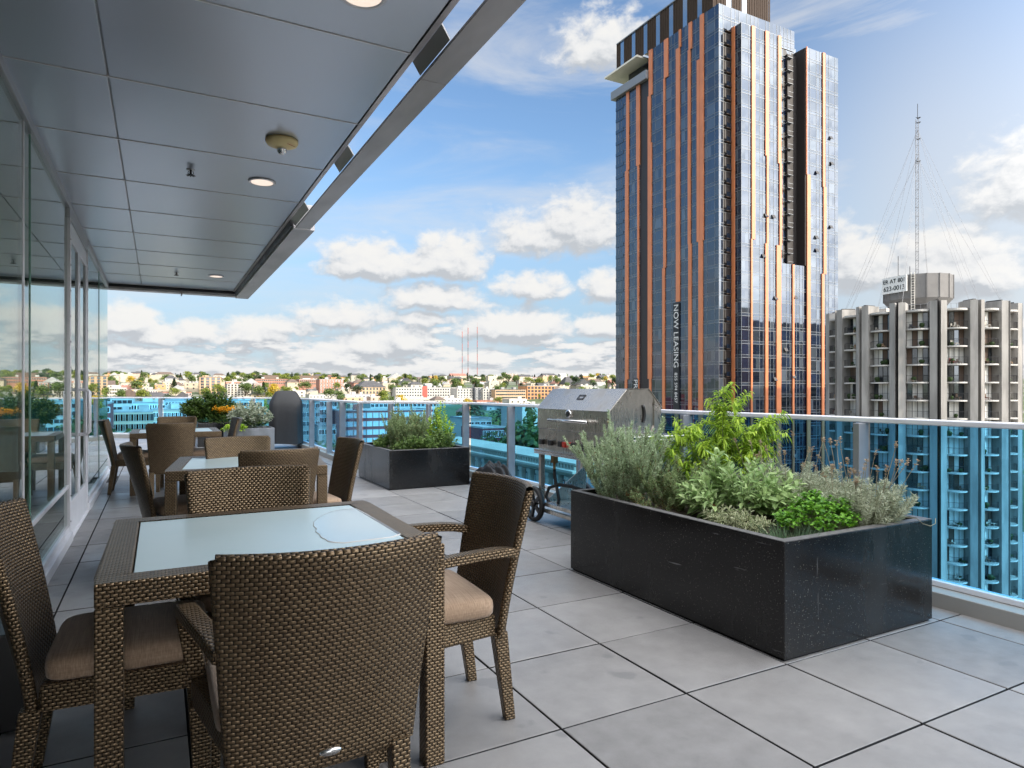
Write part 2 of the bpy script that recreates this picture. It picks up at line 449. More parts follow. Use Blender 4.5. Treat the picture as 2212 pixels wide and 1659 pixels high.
M['lf_bud'] = m_leaf('dry_flower_bud', (.25, .17, .10), (.46, .35, .24))
M['lf_brown'] = m_leaf('dry_brown_leaf', (.12, .055, .02), (.24, .12, .045))
M['lf_purple'] = m_leaf('purple_leaf', (.06, .02, .025), (.17, .06, .06))
M['lf_pale'] = m_leaf('pale_variegated_leaf', (.16, .20, .12), (.52, .54, .42))
M['stem'] = mat('woody_stem', (.22, .19, .12), .8, var=.3)
M['stem_g'] = mat('green_stem', (.17, .20, .09), .7, var=.3)
M['tr_green'] = m_leaf('tree_leaf_green', (.035, .07, .015), (.15, .20, .045), .25)
M['tr_dark'] = m_leaf('tree_leaf_dark', (.012, .028, .010), (.05, .08, .022), .2)
M['tr_lime'] = m_leaf('tree_leaf_light', (.08, .12, .015), (.26, .28, .04), .25)
M['tr_gold'] = m_leaf('tree_leaf_gold', (.30, .22, .015), (.58, .40, .03), .25)
M['bark'] = mat('bark', (.06, .045, .03), .9, var=.3)
# ---------------------------------------------------------------- deck of square pavers
T = .61; TX, TY = 1.927, 2.07
def paving():
    mb = MB(); g = .0048
    for i in range(-12, 5):
        for j in range(-12, 45):
            x0, y0 = TX + i*T, TY + j*T
            if x0 > 4.2: continue
            r = random.random(); dz = random.uniform(-.0012, .0012)
            a, b, c, d = x0+g, x0+T-g, y0+g, y0+T-g; e = .002
            z = 0 + dz
            tilt = [random.uniform(-.0008, .0008) for _ in range(4)]
            P = [(a+e,c+e,z+tilt[0]),(b-e,c+e,z+tilt[1]),(b-e,d-e,z+tilt[2]),(a+e,d-e,z+tilt[3])]
            Q = [(a,c,z-e),(b,c,z-e),(b,d,z-e),(a,d,z-e)]
            B = [(p[0],p[1],-.04) for p in Q]
            mb.face(P, 0, rnd=r)
            for k in range(4):
                mb.face((Q[k],Q[(k+1)%4],P[(k+1)%4],P[k]), 0, rnd=r)
                mb.face((B[k],B[(k+1)%4],Q[(k+1)%4],Q[k]), 1, rnd=r)
    # clip to the terrace outline
    me = bpy.data.meshes.new('deck_paving'); me.from_pydata(mb.v, [], mb.f)
    a = me.attributes.new('rnd', 'FLOAT', 'FACE'); a.data.foreach_set('value', mb.r)
    me.polygons.foreach_set('material_index', mb.m)
    def clip(me, planes):
        bm = bmesh.new(); bm.from_mesh(me)
        for co, no in planes:
            geom = bm.verts[:] + bm.edges[:] + bm.faces[:]
            bmesh.ops.bisect_plane(bm, geom=geom, plane_co=co, plane_no=no, clear_outer=True)
        return bm
    n1 = Vector((1.5, 1.23, 0)).normalized(); n2 = Vector((9.0, 8.86, 0)).normalized()
    bm1 = clip(me, [((4.05,0,0),(1,0,0)), ((4.09,9.0,0),n1), ((0,10.5,0),(0,1,0)), ((-.64,0,0),(-1,0,0))])
    bm2 = clip(me, [((2.86,0,0),(1,0,0)), ((0,10.5,0),(0,-1,0)), ((2.86,16.6,0),n2)])
    out = bpy.data.meshes.new('deck_paving'); bm1.to_mesh(out); bm1.free()
    out2 = bpy.data.meshes.new('tmp'); bm2.to_mesh(out2); bm2.free()
    bm = bmesh.new(); bm.from_mesh(out); bm.from_mesh(out2)
    bmesh.ops.delete(bm, geom=[f for f in bm.faces if f.calc_center_median().x < -.63 and f.calc_center_median().y < 11.5], context='FACES')
    bm.to_mesh(out); bm.free()
    out.materials.append(M['paver']); out.materials.append(M['joint']); box_uv(out)
    o = bpy.data.objects.new('deck_paving', out); COL.objects.link(o)
    tag(o, 'grey square concrete pavers covering the roof terrace', 'paving', kind='structure')
paving()
mb = MB()
mb.prism([(-.64,-6),(4.05,-6),(4.05,9.0),(2.84,10.5),(2.84,16.6),(-6.2,25.7),(-8,25.7),(-8,11.5),(-.64,11.5)], -.30, -.022)
tag(mb.build('deck_slab', M['joint']), 'dark slab under the terrace pavers', 'slab', kind='structure')

# ---------------------------------------------------------------- the building the terrace belongs to
host = empty('terrace_building', (-.68, 2, 0), 0, 'glass-walled building with a metal panelled canopy sheltering the terrace', 'building')
HX = Vector((-.68, 2, 0))
def hbuild(mb, name, mats, parent=None, **k):
    o = mb.build(name, mats, parent or host, **k)
    if parent is None: o.matrix_parent_inverse = Matrix.Translation(-HX)
    return o
CZ = 2.835
ys = [2.02 + .932*k for k in range(-7, 11)] + [11.36]
mb = MB(); g = .004
for (x0, x1) in ((-.66, -.225), (-.225, 1.043)):
    for a, b in zip(ys[:-1], ys[1:]):
        e = .003; A, B, C, D = x0+g, x1-g, a+g, b-g; z = CZ
        P = [(A+e,C+e,z),(A+e,D-e,z),(B-e,D-e,z),(B-e,C+e,z)]
        Q = [(A,C,z+e),(A,D,z+e),(B,D,z+e),(B,C,z+e)]; U = [(p[0],p[1],z+.03) for p in Q]
        mb.face(P)
        for k in range(4):
            mb.face((Q[k],Q[(k+1)%4],P[(k+1)%4],P[k])); mb.face((U[k],U[(k+1)%4],Q[(k+1)%4],Q[k]))
hbuild(mb, 'soffit_panels', M['soffit'])
for y in ys[1:-1]:
    mb = MB(); mb.box(-.655, 1.04, y-.0038, y+.0038, CZ-.004, CZ+.012); hbuild(mb, 'soffit_joint', M['joint_alu'])
mb = MB(); mb.box(-.66, 1.043, -4.6, 11.40, CZ+.018, CZ+.05); hbuild(mb, 'soffit_backing', M['alu'])
mb = MB(); mb.box(-7, 1.06, -4.6, 11.44, CZ+.055, CZ+.30); hbuild(mb, 'canopy_roof', M['r_grey'])
mb = MB(); mb.box(1.045, 1.072, -4.6, 11.40, CZ-.004, CZ+.06); hbuild(mb, 'canopy_edge_trim', M['fascia'])
mb = MB()                                                    # outboard plate with open slot
for a, b in ((-4.6, -.25), (-.247, 3.01), (3.013, 6.33)): mb.box(1.115, 1.247, a, b, 2.755, 2.772)
hbuild(mb, 'fascia_plate', M['fascia'], bevel=.002)
for a, b in ((1.05, 1.40), (2.65, 3.02), (4.25, 4.63), (5.70, 6.33)):
    mb = MB()
    mb.extrude([(1.0745, 2.834), (1.0785, 2.840), (1.1155, 2.781), (1.1135, 2.774)], a, b)
    hbuild(mb, 'fascia_bracket', M['fascia'])
mb = MB()
for a, b in ((6.35, 8.55), (8.556, 10.2), (10.206, 11.62)): mb.box(1.10, 1.295, a, b, 2.755, 2.99)
hbuild(mb, 'fascia_box', M['fascia'], bevel=.003)
mb = MB(); mb.box(1.074, 1.0975, 6.35, 11.40, 2.775, CZ+.05); hbuild(mb, 'shadow_trim', M['dark_metal'])
mb = MB()
for a, b in ((-.68, .30), (.325, 1.097)): mb.box(a, b, 11.45, 11.62, 2.765, 2.99)
mb.box(.302, .323, 11.42, 11.60, 2.735, 2.98); hbuild(mb, 'end_fascia', M['fascia'], bevel=.002)
mb = MB(); mb.box(-.66, 1.07, 11.402, 11.447, 2.80, CZ+.05); hbuild(mb, 'end_trim', M['dark_metal'])
# window wall along x = -.68
mb = MB(); mb.box(-.71, -.65, -4.6, 6.60, 2.775, CZ+.03); mb.box(-.71, -.65, 8.19, 11.5, 2.775, CZ+.03)
mb.box(-.705, -.655, 6.60, 8.19, 2.70, CZ+.028); hbuild(mb, 'head_channel', M['alu'], bevel=.003)
mb = MB()
for a, b in ((-4.6, 2.9), (2.905, 5.1), (5.105, 6.60), (8.19, 11.5)):
    mb.box(-.75, -.63, a, b, .0, .075); mb.box(-.72, -.655, a, b, .077, .125)
hbuild(mb, 'sill_channel', M['alu_light'], bevel=.003)
mb = MB(); mb.box(-.692, -.662, -4.6, 6.60, .435, .465); hbuild(mb, 'transom_rail', M['alu_light'], bevel=.003)
for a, b, z0, z1 in ((-4.6, 1.9, .127, .434), (1.915, 4.78, .127, .434), (4.80, 6.60, .127, .434), (-4.6, 1.9, .466, 2.774), (1.915, 4.78, .466, 2.774), (4.80, 6.60, .466, 2.774),
                     (8.19, 9.9, .127, 2.774), (9.915, 11.5, .127, 2.774)):
    mb = MB(); mb.box(-.685, -.673, a, b, z0, z1); hbuild(mb, 'glass_panel', M['wallglass'])
for y in (1.9075, 4.79, 9.9075):
    mb = MB(); mb.box(-.70, -.668, y-.006, y+.006, .13, 2.77); hbuild(mb, 'glass_joint', M['glass_edge'])
mb = MB(); mb.box(-.695, -.668, 4.56, 4.585, .467, 2.77); hbuild(mb, 'wall_mullion', M['alu_light'], bevel=.003)
# doorway with two leaves
mb = MB(); mb.box(-.76, -.638, 6.605, 8.185, -.03, .0085); hbuild(mb, 'door_threshold', M['alu_light'])
for y in (6.60, 8.14):
    mb = MB(); mb.box(-.700, -.652, y+.001, y+.05, 0, 2.70)
    j = hbuild(mb, 'door_jamb', M['alu_light'], bevel=.004)
    mb = MB()
    for k in range(12): mb.lathe([(.006, 0), (.005, .003), (0, .0035)], 8, (0, 0, 0))
    for k in range(12):
        z = .15 + k*.215
        h2 = MB(); h2.box(-.651, -.648, y+.02, y+.03, z, z+.012); h2.build('rivet', M['dark_metal'], j)
for y0, y1, s in ((6.655, 7.39, 1), (7.40, 8.135, -1)):
    d = empty('door'); adopt(d, host); d.matrix_parent_inverse = Matrix.Translation(-HX)
    mb = MB(); xa, xb = -.697, -.660
    mb.box(xa, xb, y0, y0+.10, .01, 2.69); mb.box(xa, xb, y1-.10, y1, .01, 2.69)
    mb.box(xa, xb, y0+.10, y1-.10, .01, .30); mb.box(xa, xb, y0+.10, y1-.10, 2.53, 2.69)
    mb.build('door_frame', M['door_paint'], d, bevel=.003)
    mb = MB(); mb.box(-.684, -.672, y0+.10, y1-.10, .30, 2.53); mb.build('door_glass', M['wallglass'], d)
    yy = y1-.05 if s > 0 else y0+.05
    mb = MB(); mb.tube([(xb-.002, yy, .84), (-.600, yy, .84), (-.580, yy, .86), (-.580, yy, 1.24), (-.600, yy, 1.26), (xb-.002, yy, 1.26)], .014, 8)
    mb.build('door_handle', M['alu_light'], d)
# rooms behind the glass
mb = MB()
mb.box(-7, -.76, -4.6, 11.5, -.30, -.01); hbuild(mb, 'room_floor', M['w_dark grey'])
mb = MB(); mb.box(-7, -.76, -4.6, 11.5, 2.78, CZ+.05); hbuild(mb, 'room_ceiling', M['w_grey'])
mb = MB(); mb.box(-7.2, -7, -4.6, 11.5, -.3, 2.9); mb.box(-7, -.70, -4.8, -4.6, -.3, 2.9); mb.box(-7, -4, 11.38, 11.5, 0, 2.78); hbuild(mb, 'room_wall', M['w_grey'])
mb = MB(); mb.box(-3.96, -.70, 11.44, 11.452, .12, 2.77); hbuild(mb, 'end_glass', M['wallglass'])
mb = MB(); mb.box(-3.96, -.70, 11.41, 11.50, 0, .12); hbuild(mb, 'end_sill', M['alu_light'])
mb = MB(); mb.prism([(-12,-30),(3.9,-30),(3.9,8.9),(2.7,10.4),(2.7,16.5),(-6.2,25.5),(-12,25.5)], -38, -.31); hbuild(mb, 'lower_storeys', M['w_beige'])

# dark box standing by the glass at the frame edge
bx = at_z(14, 1448, 0)
mb = MB(); mb.box(-.60, -.42, 3.0, 3.22, 0, .36)
o = mb.build('speaker_box', M['black_plastic'], bevel=.008)
tag(o, 'black box on the deck against the glass wall behind the left wicker chair', 'box')
kk = MB(); kk.lathe([(.010, 0), (.009, .006), (0, .007)], 10); 

# ---------------------------------------------------------------- guard rails
def railing(name, label, p0, p1, posts, curb=True):
    p0, p1 = Vector((*p0, 0)), Vector((*p1, 0)); d = (p1-p0); L = d.length
    r = empty(name, p0, math.atan2(d.y, d.x), label, 'railing', 'glass guard rails around the terrace')
    # local x along the run, local +y is the terrace side (left of the run when walking +Y)
    mb = MB(); mb.box(0, L, -.055, .050, 1.045, 1.078); mb.build('top_rail', M['alu_light'], r, bevel=.006)
    mb = MB(); mb.box(-.02, L+.02, -.12, .13, -.05, .088); mb.build('base_kerb', M['sidewalk'], r, bevel=.005)
    mb = MB(); mb.box(0, L, -.045, .015, .09, .122); mb.build('glass_channel', M['alu_light'], r, bevel=.003)
    xs = [0] + posts + [L]
    for a, b in zip(xs[:-1], xs[1:]):
        if b-a < .15: continue
        mb = MB(); mb.box(a+.012, b-.012, -.022, -.010, .124, 1.043); mb.build('glass_panel', M['railglass'], r)
    for x in posts:
        mb = MB(); mb.box(x-.022, x+.022, .018, .118, .09, 1.043)
        mb.box(x-.05, x+.05, .016, .125, .0895, .10)
        mb.build('post', M['rail_post'], r, bevel=.003)
    return r
railing('guard_rail', 'long straight glass guard rail beside the big planter and the barbecue', (4.09, -4.0), (4.09, 9.0), [.3+4, 1.1+4, 2.71+4, 4.32+4, 5.93+4, 7.54+4, 8.97+4])
railing('guard_rail', 'short angled run of glass guard rail behind the smaller black planter', (4.09, 9.0), (2.86, 10.5), [.65, 1.33, 1.91])
railing('guard_rail', 'short glass guard rail run beside the covered grill', (2.86, 10.5), (2.86, 16.6), [.9, 1.9, 3.5, 5.1])
railing('guard_rail', 'far glass guard rail behind the dark leafy shrub at the terrace end', (2.86, 16.6), (-7.0, 26.6), [1.1, 3.95, 6.8, 9.6, 12.4])

# ---------------------------------------------------------------- fittings on the soffit
def strobe():
    p = at_z(609, 303, CZ)
    e = empty('fire_strobe', (p.x, p.y, CZ), 0, 'round yellowed fire alarm strobe with a clear bulb on the soffit', 'alarm')
    mb = MB(); mb.lathe([(0, 0), (.098, 0), (.100, -.012), (.090, -.030), (.055, -.044), (.042, -.050), (.0, -.050)][::-1], 36); mb.build('housing', M['cream_plastic'], e)
    mb = MB(); mb.lathe([(0, -.092), (.018, -.088), (.028, -.074), (.030, -.060), (.028, -.050)], 20); mb.build('bulb', M['chrome'], e)
    text_obj('lettering', 'FIRE', .03, M['red_paint'], e, (.045, -.055, -.0405), (R(205), 0, R(35)), .001)
strobe()
for u, v, l in ((566, 392, 'recessed round downlight in the soffit just beyond the yellow alarm'), (467, 596, 'recessed round downlight in the soffit near the far end of the canopy'), (782, -15, 'recessed round downlight at the top of the soffit, half out of view')):
    p = at_z(u, v, CZ)
    e = empty('downlight', (p.x, p.y, CZ), 0, l, 'light', 'downlights in the canopy soffit')
    mb = MB(); mb.lathe([(.078, -.001), (.098, -.001), (.100, -.006), (.094, -.012), (.080, -.010), (.078, -.001)], 36); mb.build('trim_ring', M['alu_light'], e)
    mb = MB(); mb.lathe([(.079, -.0095), (.060, -.006), (.030, -.003), (.0, -.002)], 36); mb.build('reflector', M['lamp'], e)
for u, v, l in ((412, 366, 'small dark fire sprinkler head hanging from the soffit beside the first downlight'), (381, 588, 'small dark fire sprinkler head near the far end of the canopy')):
    p = at_z(u, v, CZ)
    e = empty('sprinkler_head', (p.x, p.y, CZ), 0, l, 'sprinkler', 'sprinkler heads under the canopy')
    mb = MB(); mb.lathe([(0, -.004), (.028, -.004), (.030, 0)], 20); mb.build('escutcheon', M['alu'], e)
    mb = MB(); mb.tube([(0,0,0), (0,0,-.035)], .008, 8); mb.tube([(-.014,0,-.012), (-.018,0,-.03), (0,0,-.042)], .003, 6); mb.tube([(.014,0,-.012), (.018,0,-.03), (0,0,-.042)], .003, 6); mb.build('frame', M['dark_metal'], e)
    mb = MB()
    mb.lathe([(0, -.042), (.012, -.042), (.012, -.045), (0, -.045)], 12)
    for k in range(8):
        a = k*math.pi/4; mb.box(.010, .032, -.004, .004, -.045, -.0425, M=Matrix.Rotation(a, 4, 'Z'))
    mb.build('deflector', M['dark_metal'], e)
# ---------------------------------------------------------------- wicker chairs and tables
def back_shape(w0, w1, z0, z1, y0, y1, bow, th):
    """curved leaning back panel as a closed rounded shell"""
    mb = MB(); nu, nv = 18, 14
    def pt(i, j, off):
        s = i*2-1; q = j
        w = (w0 + (w1-w0)*q)/2
        y = y0 + (y1-y0)*(q**1.25) - bow*(1-s*s)*(.35+.65*q)
        z = z0 + (z1-z0)*q
        return Vector((s*w, y+off, z))
    mb.grid(lambda a, b: pt(a, b, -th/2), nu, nv)
    mb.grid(lambda a, b: pt(1-a, b, th/2), nu, nv)
    # rounded rim: top, two sides, bottom
    def rim(fn, n, outv):
        prof = [(-.5, 0), (-.40, .30), (0, .45), (.40, .30), (.5, 0)]
        mb.grid(lambda a, b: fn(a) + Vector((0, prof[round(b*4)][0]*th, 0)) + outv*prof[round(b*4)][1]*th, n, 4)
    rim(lambda a: pt(1-a, 1, 0), nu, Vector((0, 0, 1)))
    rim(lambda a: pt(a, 0, 0), nu, Vector((0, 0, -1)))
    rim(lambda a: pt(1, 1-a, 0), nv, Vector((1, 0, 0)))
    rim(lambda a: pt(0, a, 0), nv, Vector((-1, 0, 0)))
    return mb
def rounded_cushion(w, d, z0, z1):
    mb = MB(); n, m = 28, 8
    h = (z1-z0)/2; zc = (z0+z1)/2
    def sup(t, e): c = math.cos(t); return math.copysign(abs(c)**e, c)
    def sps(t, e): c = math.sin(t); return math.copysign(abs(c)**e, c)
    vs = []; N = 48; K = 14
    for j in range(K+1):
        la = -math.pi/2 + math.pi*j/K
        for i in range(N):
            lo = 2*math.pi*i/N
            r = sup(la, .35)
            x = w/2*r*sup(lo, .22); y = d/2*r*sps(lo, .22)
            crown = .014*(1-min(1, (x*2/w)**2))*(1-min(1, (y*2/d)**2)) if la > 0 else 0
            vs.append((x, y, zc + h*sps(la, .45) + crown))
    fs = [(j*N+i, j*N+(i+1)%N, (j+1)*N+(i+1)%N, (j+1)*N+i) for j in range(K) for i in range(N)]
    mb.raw(vs, fs, 0, True); return mb
def make_chair(arms, name, label):
    c = empty(name, (0, 0, 0), 0, label, 'chair', 'wicker chairs around the terrace tables')
    mb = back_shape(.435 if arms else .39, .52 if arms else .465, .335, .878, -.235, -.335, .070, .034)
    b = mb.build('backrest', M['wicker'], c, weld=True, smooth=True)
    if arms:
        t = MB(); t.lathe([(0, .003), (.9, .003), (1, 0)], 24)
        pl = t.build('badge_plate', M['steel_clean'], b, loc=(0, -.2935, .372)); pl.rotation_euler = (R(88), 0, 0); pl.scale = (.027, .010, 1)
    mb = MB()
    fx = .285 if arms else .235; bx = .215
    mb.box(-fx, fx, .205, .255, .335, .415)
    for s in (-1, 1):
        P = [(s*bx, -.215), (s*fx, .204), (s*(fx-.047), .204), (s*(bx-.047), -.215)]
        mb.prism(P if s > 0 else P[::-1], .335, .415); mb.box(-.189, .189, -.215, .204, .395, .412)
    mb.build('seat_frame', M['wicker'], c, bevel=.006)
    for s in (-1, 1):
        top = .415
        mb = MB(); mb.frustum((s*(fx-.022), .235, .334), (s*(fx-.030), .232, 0), (.060, .060), (.042, .042)); mb.build('leg', M['wicker'], c, bevel=.005)
        mb = MB(); mb.frustum((s*.190, -.238, .345), (s*.186, -.285, 0), (.052, .056), (.038, .040)); mb.build('leg', M['wicker'], c, bevel=.005)
        if arms:
            mb = MB()
            P = [(s*.238, -.285, .645), (s*.258, -.20, .658), (s*.284, -.05, .658), (s*.302, .10, .648), (s*.304, .19, .622), (s*.296, .235, .57), (s*.284, .245, .50), (s*.268, .240, .41)]
            # smooth the sweep
            Q = []
            for k in range(len(P)-1):
                a, b2 = Vector(P[k]), Vector(P[k+1]); p0 = Vector(P[max(k-1,0)]); p3 = Vector(P[min(k+2,len(P)-1)])
                for q in range(4):
                    t = q/4; Q.append(.5*((2*a)+(b2-p0)*t+(2*p0-5*a+4*b2-p3)*t*t+(3*a-p0-3*b2+p3)*t**3))
            Q.append(Vector(P[-1]))
            mb.tube(Q, 0, 4, sq=(.052, .034), sm=False); mb.build('armrest', M['wicker'], c, bevel=.006)
    rounded_cushion(.50 if arms else .445, .440, .405, .492).build('cushion', M['cushion'], c, smooth=True).location = (0, .008, 0)
    return c
armchair = make_chair(True, 'wicker_armchair', 'x')
sidechair = make_chair(False, 'wicker_chair', 'x')
used = set()
def chair(kind, x, y, face, label):
    """face = degrees the sitter looks, 0 = +Y, clockwise"""
    src = armchair if kind == 'arm' else sidechair
    o = src if src.name not in used else copy_tree(src)
    used.add(src.name)
    o.location = (x, y, 0); o.rotation_euler = (0, 0, -R(face)); o['label'] = label
CHAIRS = [
 ('arm', .370, 1.925, 0, 'wicker armchair with its back to us at the nearest table'),
 ('arm', .905, 2.43, -88, 'wicker armchair at the nearest table, sideways between it and the big black planter'),
 ('side', -.080, 2.50, 91, 'armless wicker chair at the nearest table, tucked in beside the glass wall'),
 ('arm', .375, 2.955, 180, 'wicker chair facing us across the nearest table, its bright woven backrest over the tabletop'),
 ('side', .630, 4.62, -6, 'wicker chair with its dark back to us at the middle table'),
 ('side', .185, 5.20, 82, 'wicker chair at the middle table on the glass wall side'),
 ('side', .930, 4.90, -96, 'wicker chair at the middle table on the planter side'),
 ('side', .590, 5.20, 172, 'wicker chair facing us across the middle table'),
 ('side', .130, 8.55, 2, 'wicker chair with its full back to us at the farthest table'),
 ('side', -.235, 9.45, 92, 'wicker chair at the farthest table nearest to the glass wall'),
 ('side', .560, 9.42, -92, 'wicker chair at the farthest table beside the grey zinc planter'),
 ('side', .235, 9.86, 178, 'wicker chair facing us across the farthest table')]
for c in CHAIRS: chair(*c)

def make_table():
    t = empty('wicker_table', (0, 0, 0), 0, 'x', 'table', 'square wicker tables with frosted glass tops')
    h, H, b = .50, .74, .085
    mb = MB()
    for (x0, x1, y0, y1) in ((-h, h, -h, -h+b), (-h, h, h-b, h), (-h, -h+b, -h+b, h-b), (h-b, h, -h+b, h-b)):
        mb.box(x0, x1, y0, y1, H-.066, H)
    mb.build('frame', M['wicker'], t, bevel=.005)
    mb = MB(); q = h-b-.004; mb.box(-q, q, -q, q, H-.020, H-.003); mb.build('tabletop_glass', M['tglass'], t, bevel=.002)
    mb = MB(); mb.box(-q-.003, q+.003, -q-.003, q+.003, H-.045, H-.021); mb.build('glass_tray', M['dark_metal'], t)
    for sx in (-1, 1):
        for sy in (-1, 1):
            mb = MB(); a = .466; mb.box(sx*a-.034, sx*a+.034, sy*a-.034, sy*a+.034, 0, H-.067); mb.build('leg', M['wicker'], t, bevel=.005)
    return t
table = make_table()
for i, (x, y, rz, l) in enumerate(((.348, 2.56, 0, 'nearest square wicker table, its frosted glass top wet with a puddle'), (.585, 5.16, -6.5, 'middle wicker table with a pale frosted glass top, behind the nearest one'), (.195, 9.53, 0, 'farthest wicker table, in front of the dark leafy shrub'))):
    o = table if i == 0 else copy_tree(table)
    o.location = (x, y, 0); o.rotation_euler = (0, 0, R(rz)); o['label'] = l

# rain puddle lying on the nearest table
rim = []
edge = [(685,1118),(677,1126),(676,1134),(683,1140),(681,1147),(689,1152),(693,1159),(702,1163),(709,1168),(722,1170),(745,1171)]
pts = [at_z(u, v, .742) for u, v in edge]
inner = [at_z(u, v, .742) for u, v in ((850,1158),(872,1150),(855,1140),(800,1112),(770,1096),(745,1097),(715,1103),(700,1109))]
poly = pts + inner
xs = Vector((sum(p.x for p in poly)/len(poly), sum(p.y for p in poly)/len(poly), .742))
mb = MB(); n = len(poly)
def ringpt(k, s, dz): p = poly[k % n]; return Vector((xs.x+(p.x-xs.x)*s, xs.y+(p.y-xs.y)*s, .7375+dz))
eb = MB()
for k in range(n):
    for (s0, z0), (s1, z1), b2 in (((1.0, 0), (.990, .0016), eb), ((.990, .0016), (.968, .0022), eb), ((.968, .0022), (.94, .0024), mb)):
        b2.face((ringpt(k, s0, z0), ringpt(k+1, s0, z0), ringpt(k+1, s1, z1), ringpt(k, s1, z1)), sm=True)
    mb.face((ringpt(k, .94, .0024), ringpt(k+1, .94, .0024), xs+Vector((0, 0, -.0021))), sm=True)
o = mb.build('puddle', M['puddle'], weld=True, smooth=True)
eb.build('painted_edge_glint', M['white_paint'], o, weld=True, smooth=True)  # white rim paints in the light caught along the water's edge
tag(o, 'thin puddle of rainwater with a wavy edge on the nearest glass tabletop', 'puddle')

# ---------------------------------------------------------------- planters
def planter(name, label, x0, x1, y0, y1, h, mat_, rimm, t=.05, group='rectangular planters'):
    e = empty(name, ((x0+x1)/2, (y0+y1)/2, 0), 0, label, 'planter', group)
    w, d = (x1-x0)/2, (y1-y0)/2
    mb = MB()
    O = [(-w, -d), (w, -d), (w, d), (-w, d)]; I = [(-w+t, -d+t), (w-t, -d+t), (w-t, d-t), (-w+t, d-t)]; z0, z1 = .012, h-.004
    for k in range(4):
        a, b, c2, d2 = O[k], O[(k+1) % 4], I[(k+1) % 4], I[k]
        mb.face(((*a, z0), (*b, z0), (*b, z1), (*a, z1))); mb.face(((*c2, z0), (*d2, z0), (*d2, z1), (*c2, z1)))
        mb.face(((*a, z1), (*b, z1), (*c2, z1), (*d2, z1))); mb.face(((*d2, z0), (*c2, z0), (*b, z0), (*a, z0)))
    mb.build('shell', mat_, e, bevel=.003)
    mb = MB()
    mb.box(-w+.002, w-.002, -d+.002, -d+t, h-.0035, h); mb.box(-w+.002, w-.002, d-t, d-.002, h-.0035, h); mb.box(-w+.002, -w+t, -d+t, d-t, h-.0035, h); mb.box(w-t, w-.002, -d+t, d-t, h-.0035, h)
    mb.build('rim', rimm, e)
    mb = MB(); mb.box(-w+.012, w-.012, -d+.012, d-.012, 0, .0118); mb.build('foot', M['joint'], e)
    mb = MB(); rr = random.Random(3)
    hs = {}
    def sp(a, b):
        k = (round(a*24), round(b*30)); hs.setdefault(k, rr.uniform(-.012, .012))
        return Vector((-w+t+(2*w-2*t)*a, -d+t+(2*d-2*t)*b, h-.05+hs[k]))
    mb.grid(sp, 24, 30); mb.build('soil', M['soil'], e)
    return e
planter('planter', 'large polished black granite planter full of mixed herbs in front of the rail', 2.54, 3.71, 2.085, 3.875, .557, M['granite'], M['granite_rim'])
planter('planter', 'smaller matt black planter with rosemary, between the far tables and the angled rail', 2.545, 3.645, 8.0, 9.45, .50, M['granite'], M['granite_rim'])
planter('planter', 'low black planter under the dark leafy shrub by the far rail', .75, 1.95, 16.05, 16.85, .53, M['granite'], M['granite_rim'])
planter('zinc_planter', 'grey zinc planter holding the pale variegated shrub beside the covered grill', 1.18, 2.06, 14.0, 14.85, .50, M['zinc'], M['zinc'], .03)

# ---------------------------------------------------------------- stainless barbecue (front looks to -X)
g = empty('barbecue', (3.48, 4.9, 0), 0, 'stainless steel gas barbecue on wheels between the big planter and the rail', 'barbecue')
GX, GY = 3.48, 4.9
def gb(mb, name, m, parent=None, **k):
    o = mb.build(name, m, parent or g, **k)
    if parent is None: o.matrix_parent_inverse = Matrix.Translation((-GX, -GY, 0))
    return o
y0, y1 = 4.32, 5.46
hood = [(3.20, .895), (3.20, 1.085), (3.375, 1.262), (3.61, 1.262), (3.745, 1.11), (3.745, .895)]
mb = MB(); mb.extrude(hood, y0, y1); hd = gb(mb, 'hood', M['steel'], bevel=.006)
mb = MB(); mb.extrude([(3.19, 1.083), (3.20, 1.0905), (3.376, 1.2685), (3.61, 1.2685), (3.752, 1.112), (3.747, 1.108), (3.609, 1.2625), (3.374, 1.2625), (3.199, 1.084)], y0-.006, y1+.006); o = mb.build('hood_skin', M['steel'], hd)
mb = MB(); mb.tube([(3.20, 4.62, .985), (3.15, 4.62, .985)], .010, 8); mb.tube([(3.20, 5.12, .985), (3.15, 5.12, .985)], .010, 8); mb.tube([(3.15, 4.56, .985), (3.15, 5.18, .985)], .014, 10); mb.build('handle', M['steel_clean'], hd)
ga = MB(); ga.lathe([(0, .020), (.036, .020), (.040, .014), (.040, 0)], 24); o = ga.build('thermometer', M['steel_clean'], hd, loc=(3.20, 4.90, 1.045)); o.rotation_euler = (0, R(-90), 0)
ga = MB(); ga.lathe([(0, .0215), (.026, .0210)], 20); o = ga.build('thermometer_face', M['dark_metal'], hd, loc=(3.20, 4.90, 1.045)); o.rotation_euler = (0, R(-90), 0)
mb = MB(); nrm = Vector((-.71, 0, .70)); c0 = Vector((3.30, 4.86, 1.192)) + nrm*.004
ax = Vector((.70, 0, .71)); ay = Vector((0, 1, 0))
for a, b, w, hh in ((0, -.042, .030, .008), (0, .042, .030, .008), (-.022, 0, .008, .05), (.022, 0, .008, .05)):
    mb.face([c0+ax*(a-w)+ay*(b-hh), c0+ax*(a-w)+ay*(b+hh), c0+ax*(a+w)+ay*(b+hh), c0+ax*(a+w)+ay*(b-hh)][::-1])
mb.build('hood_emblem', M['black_paint'], hd)
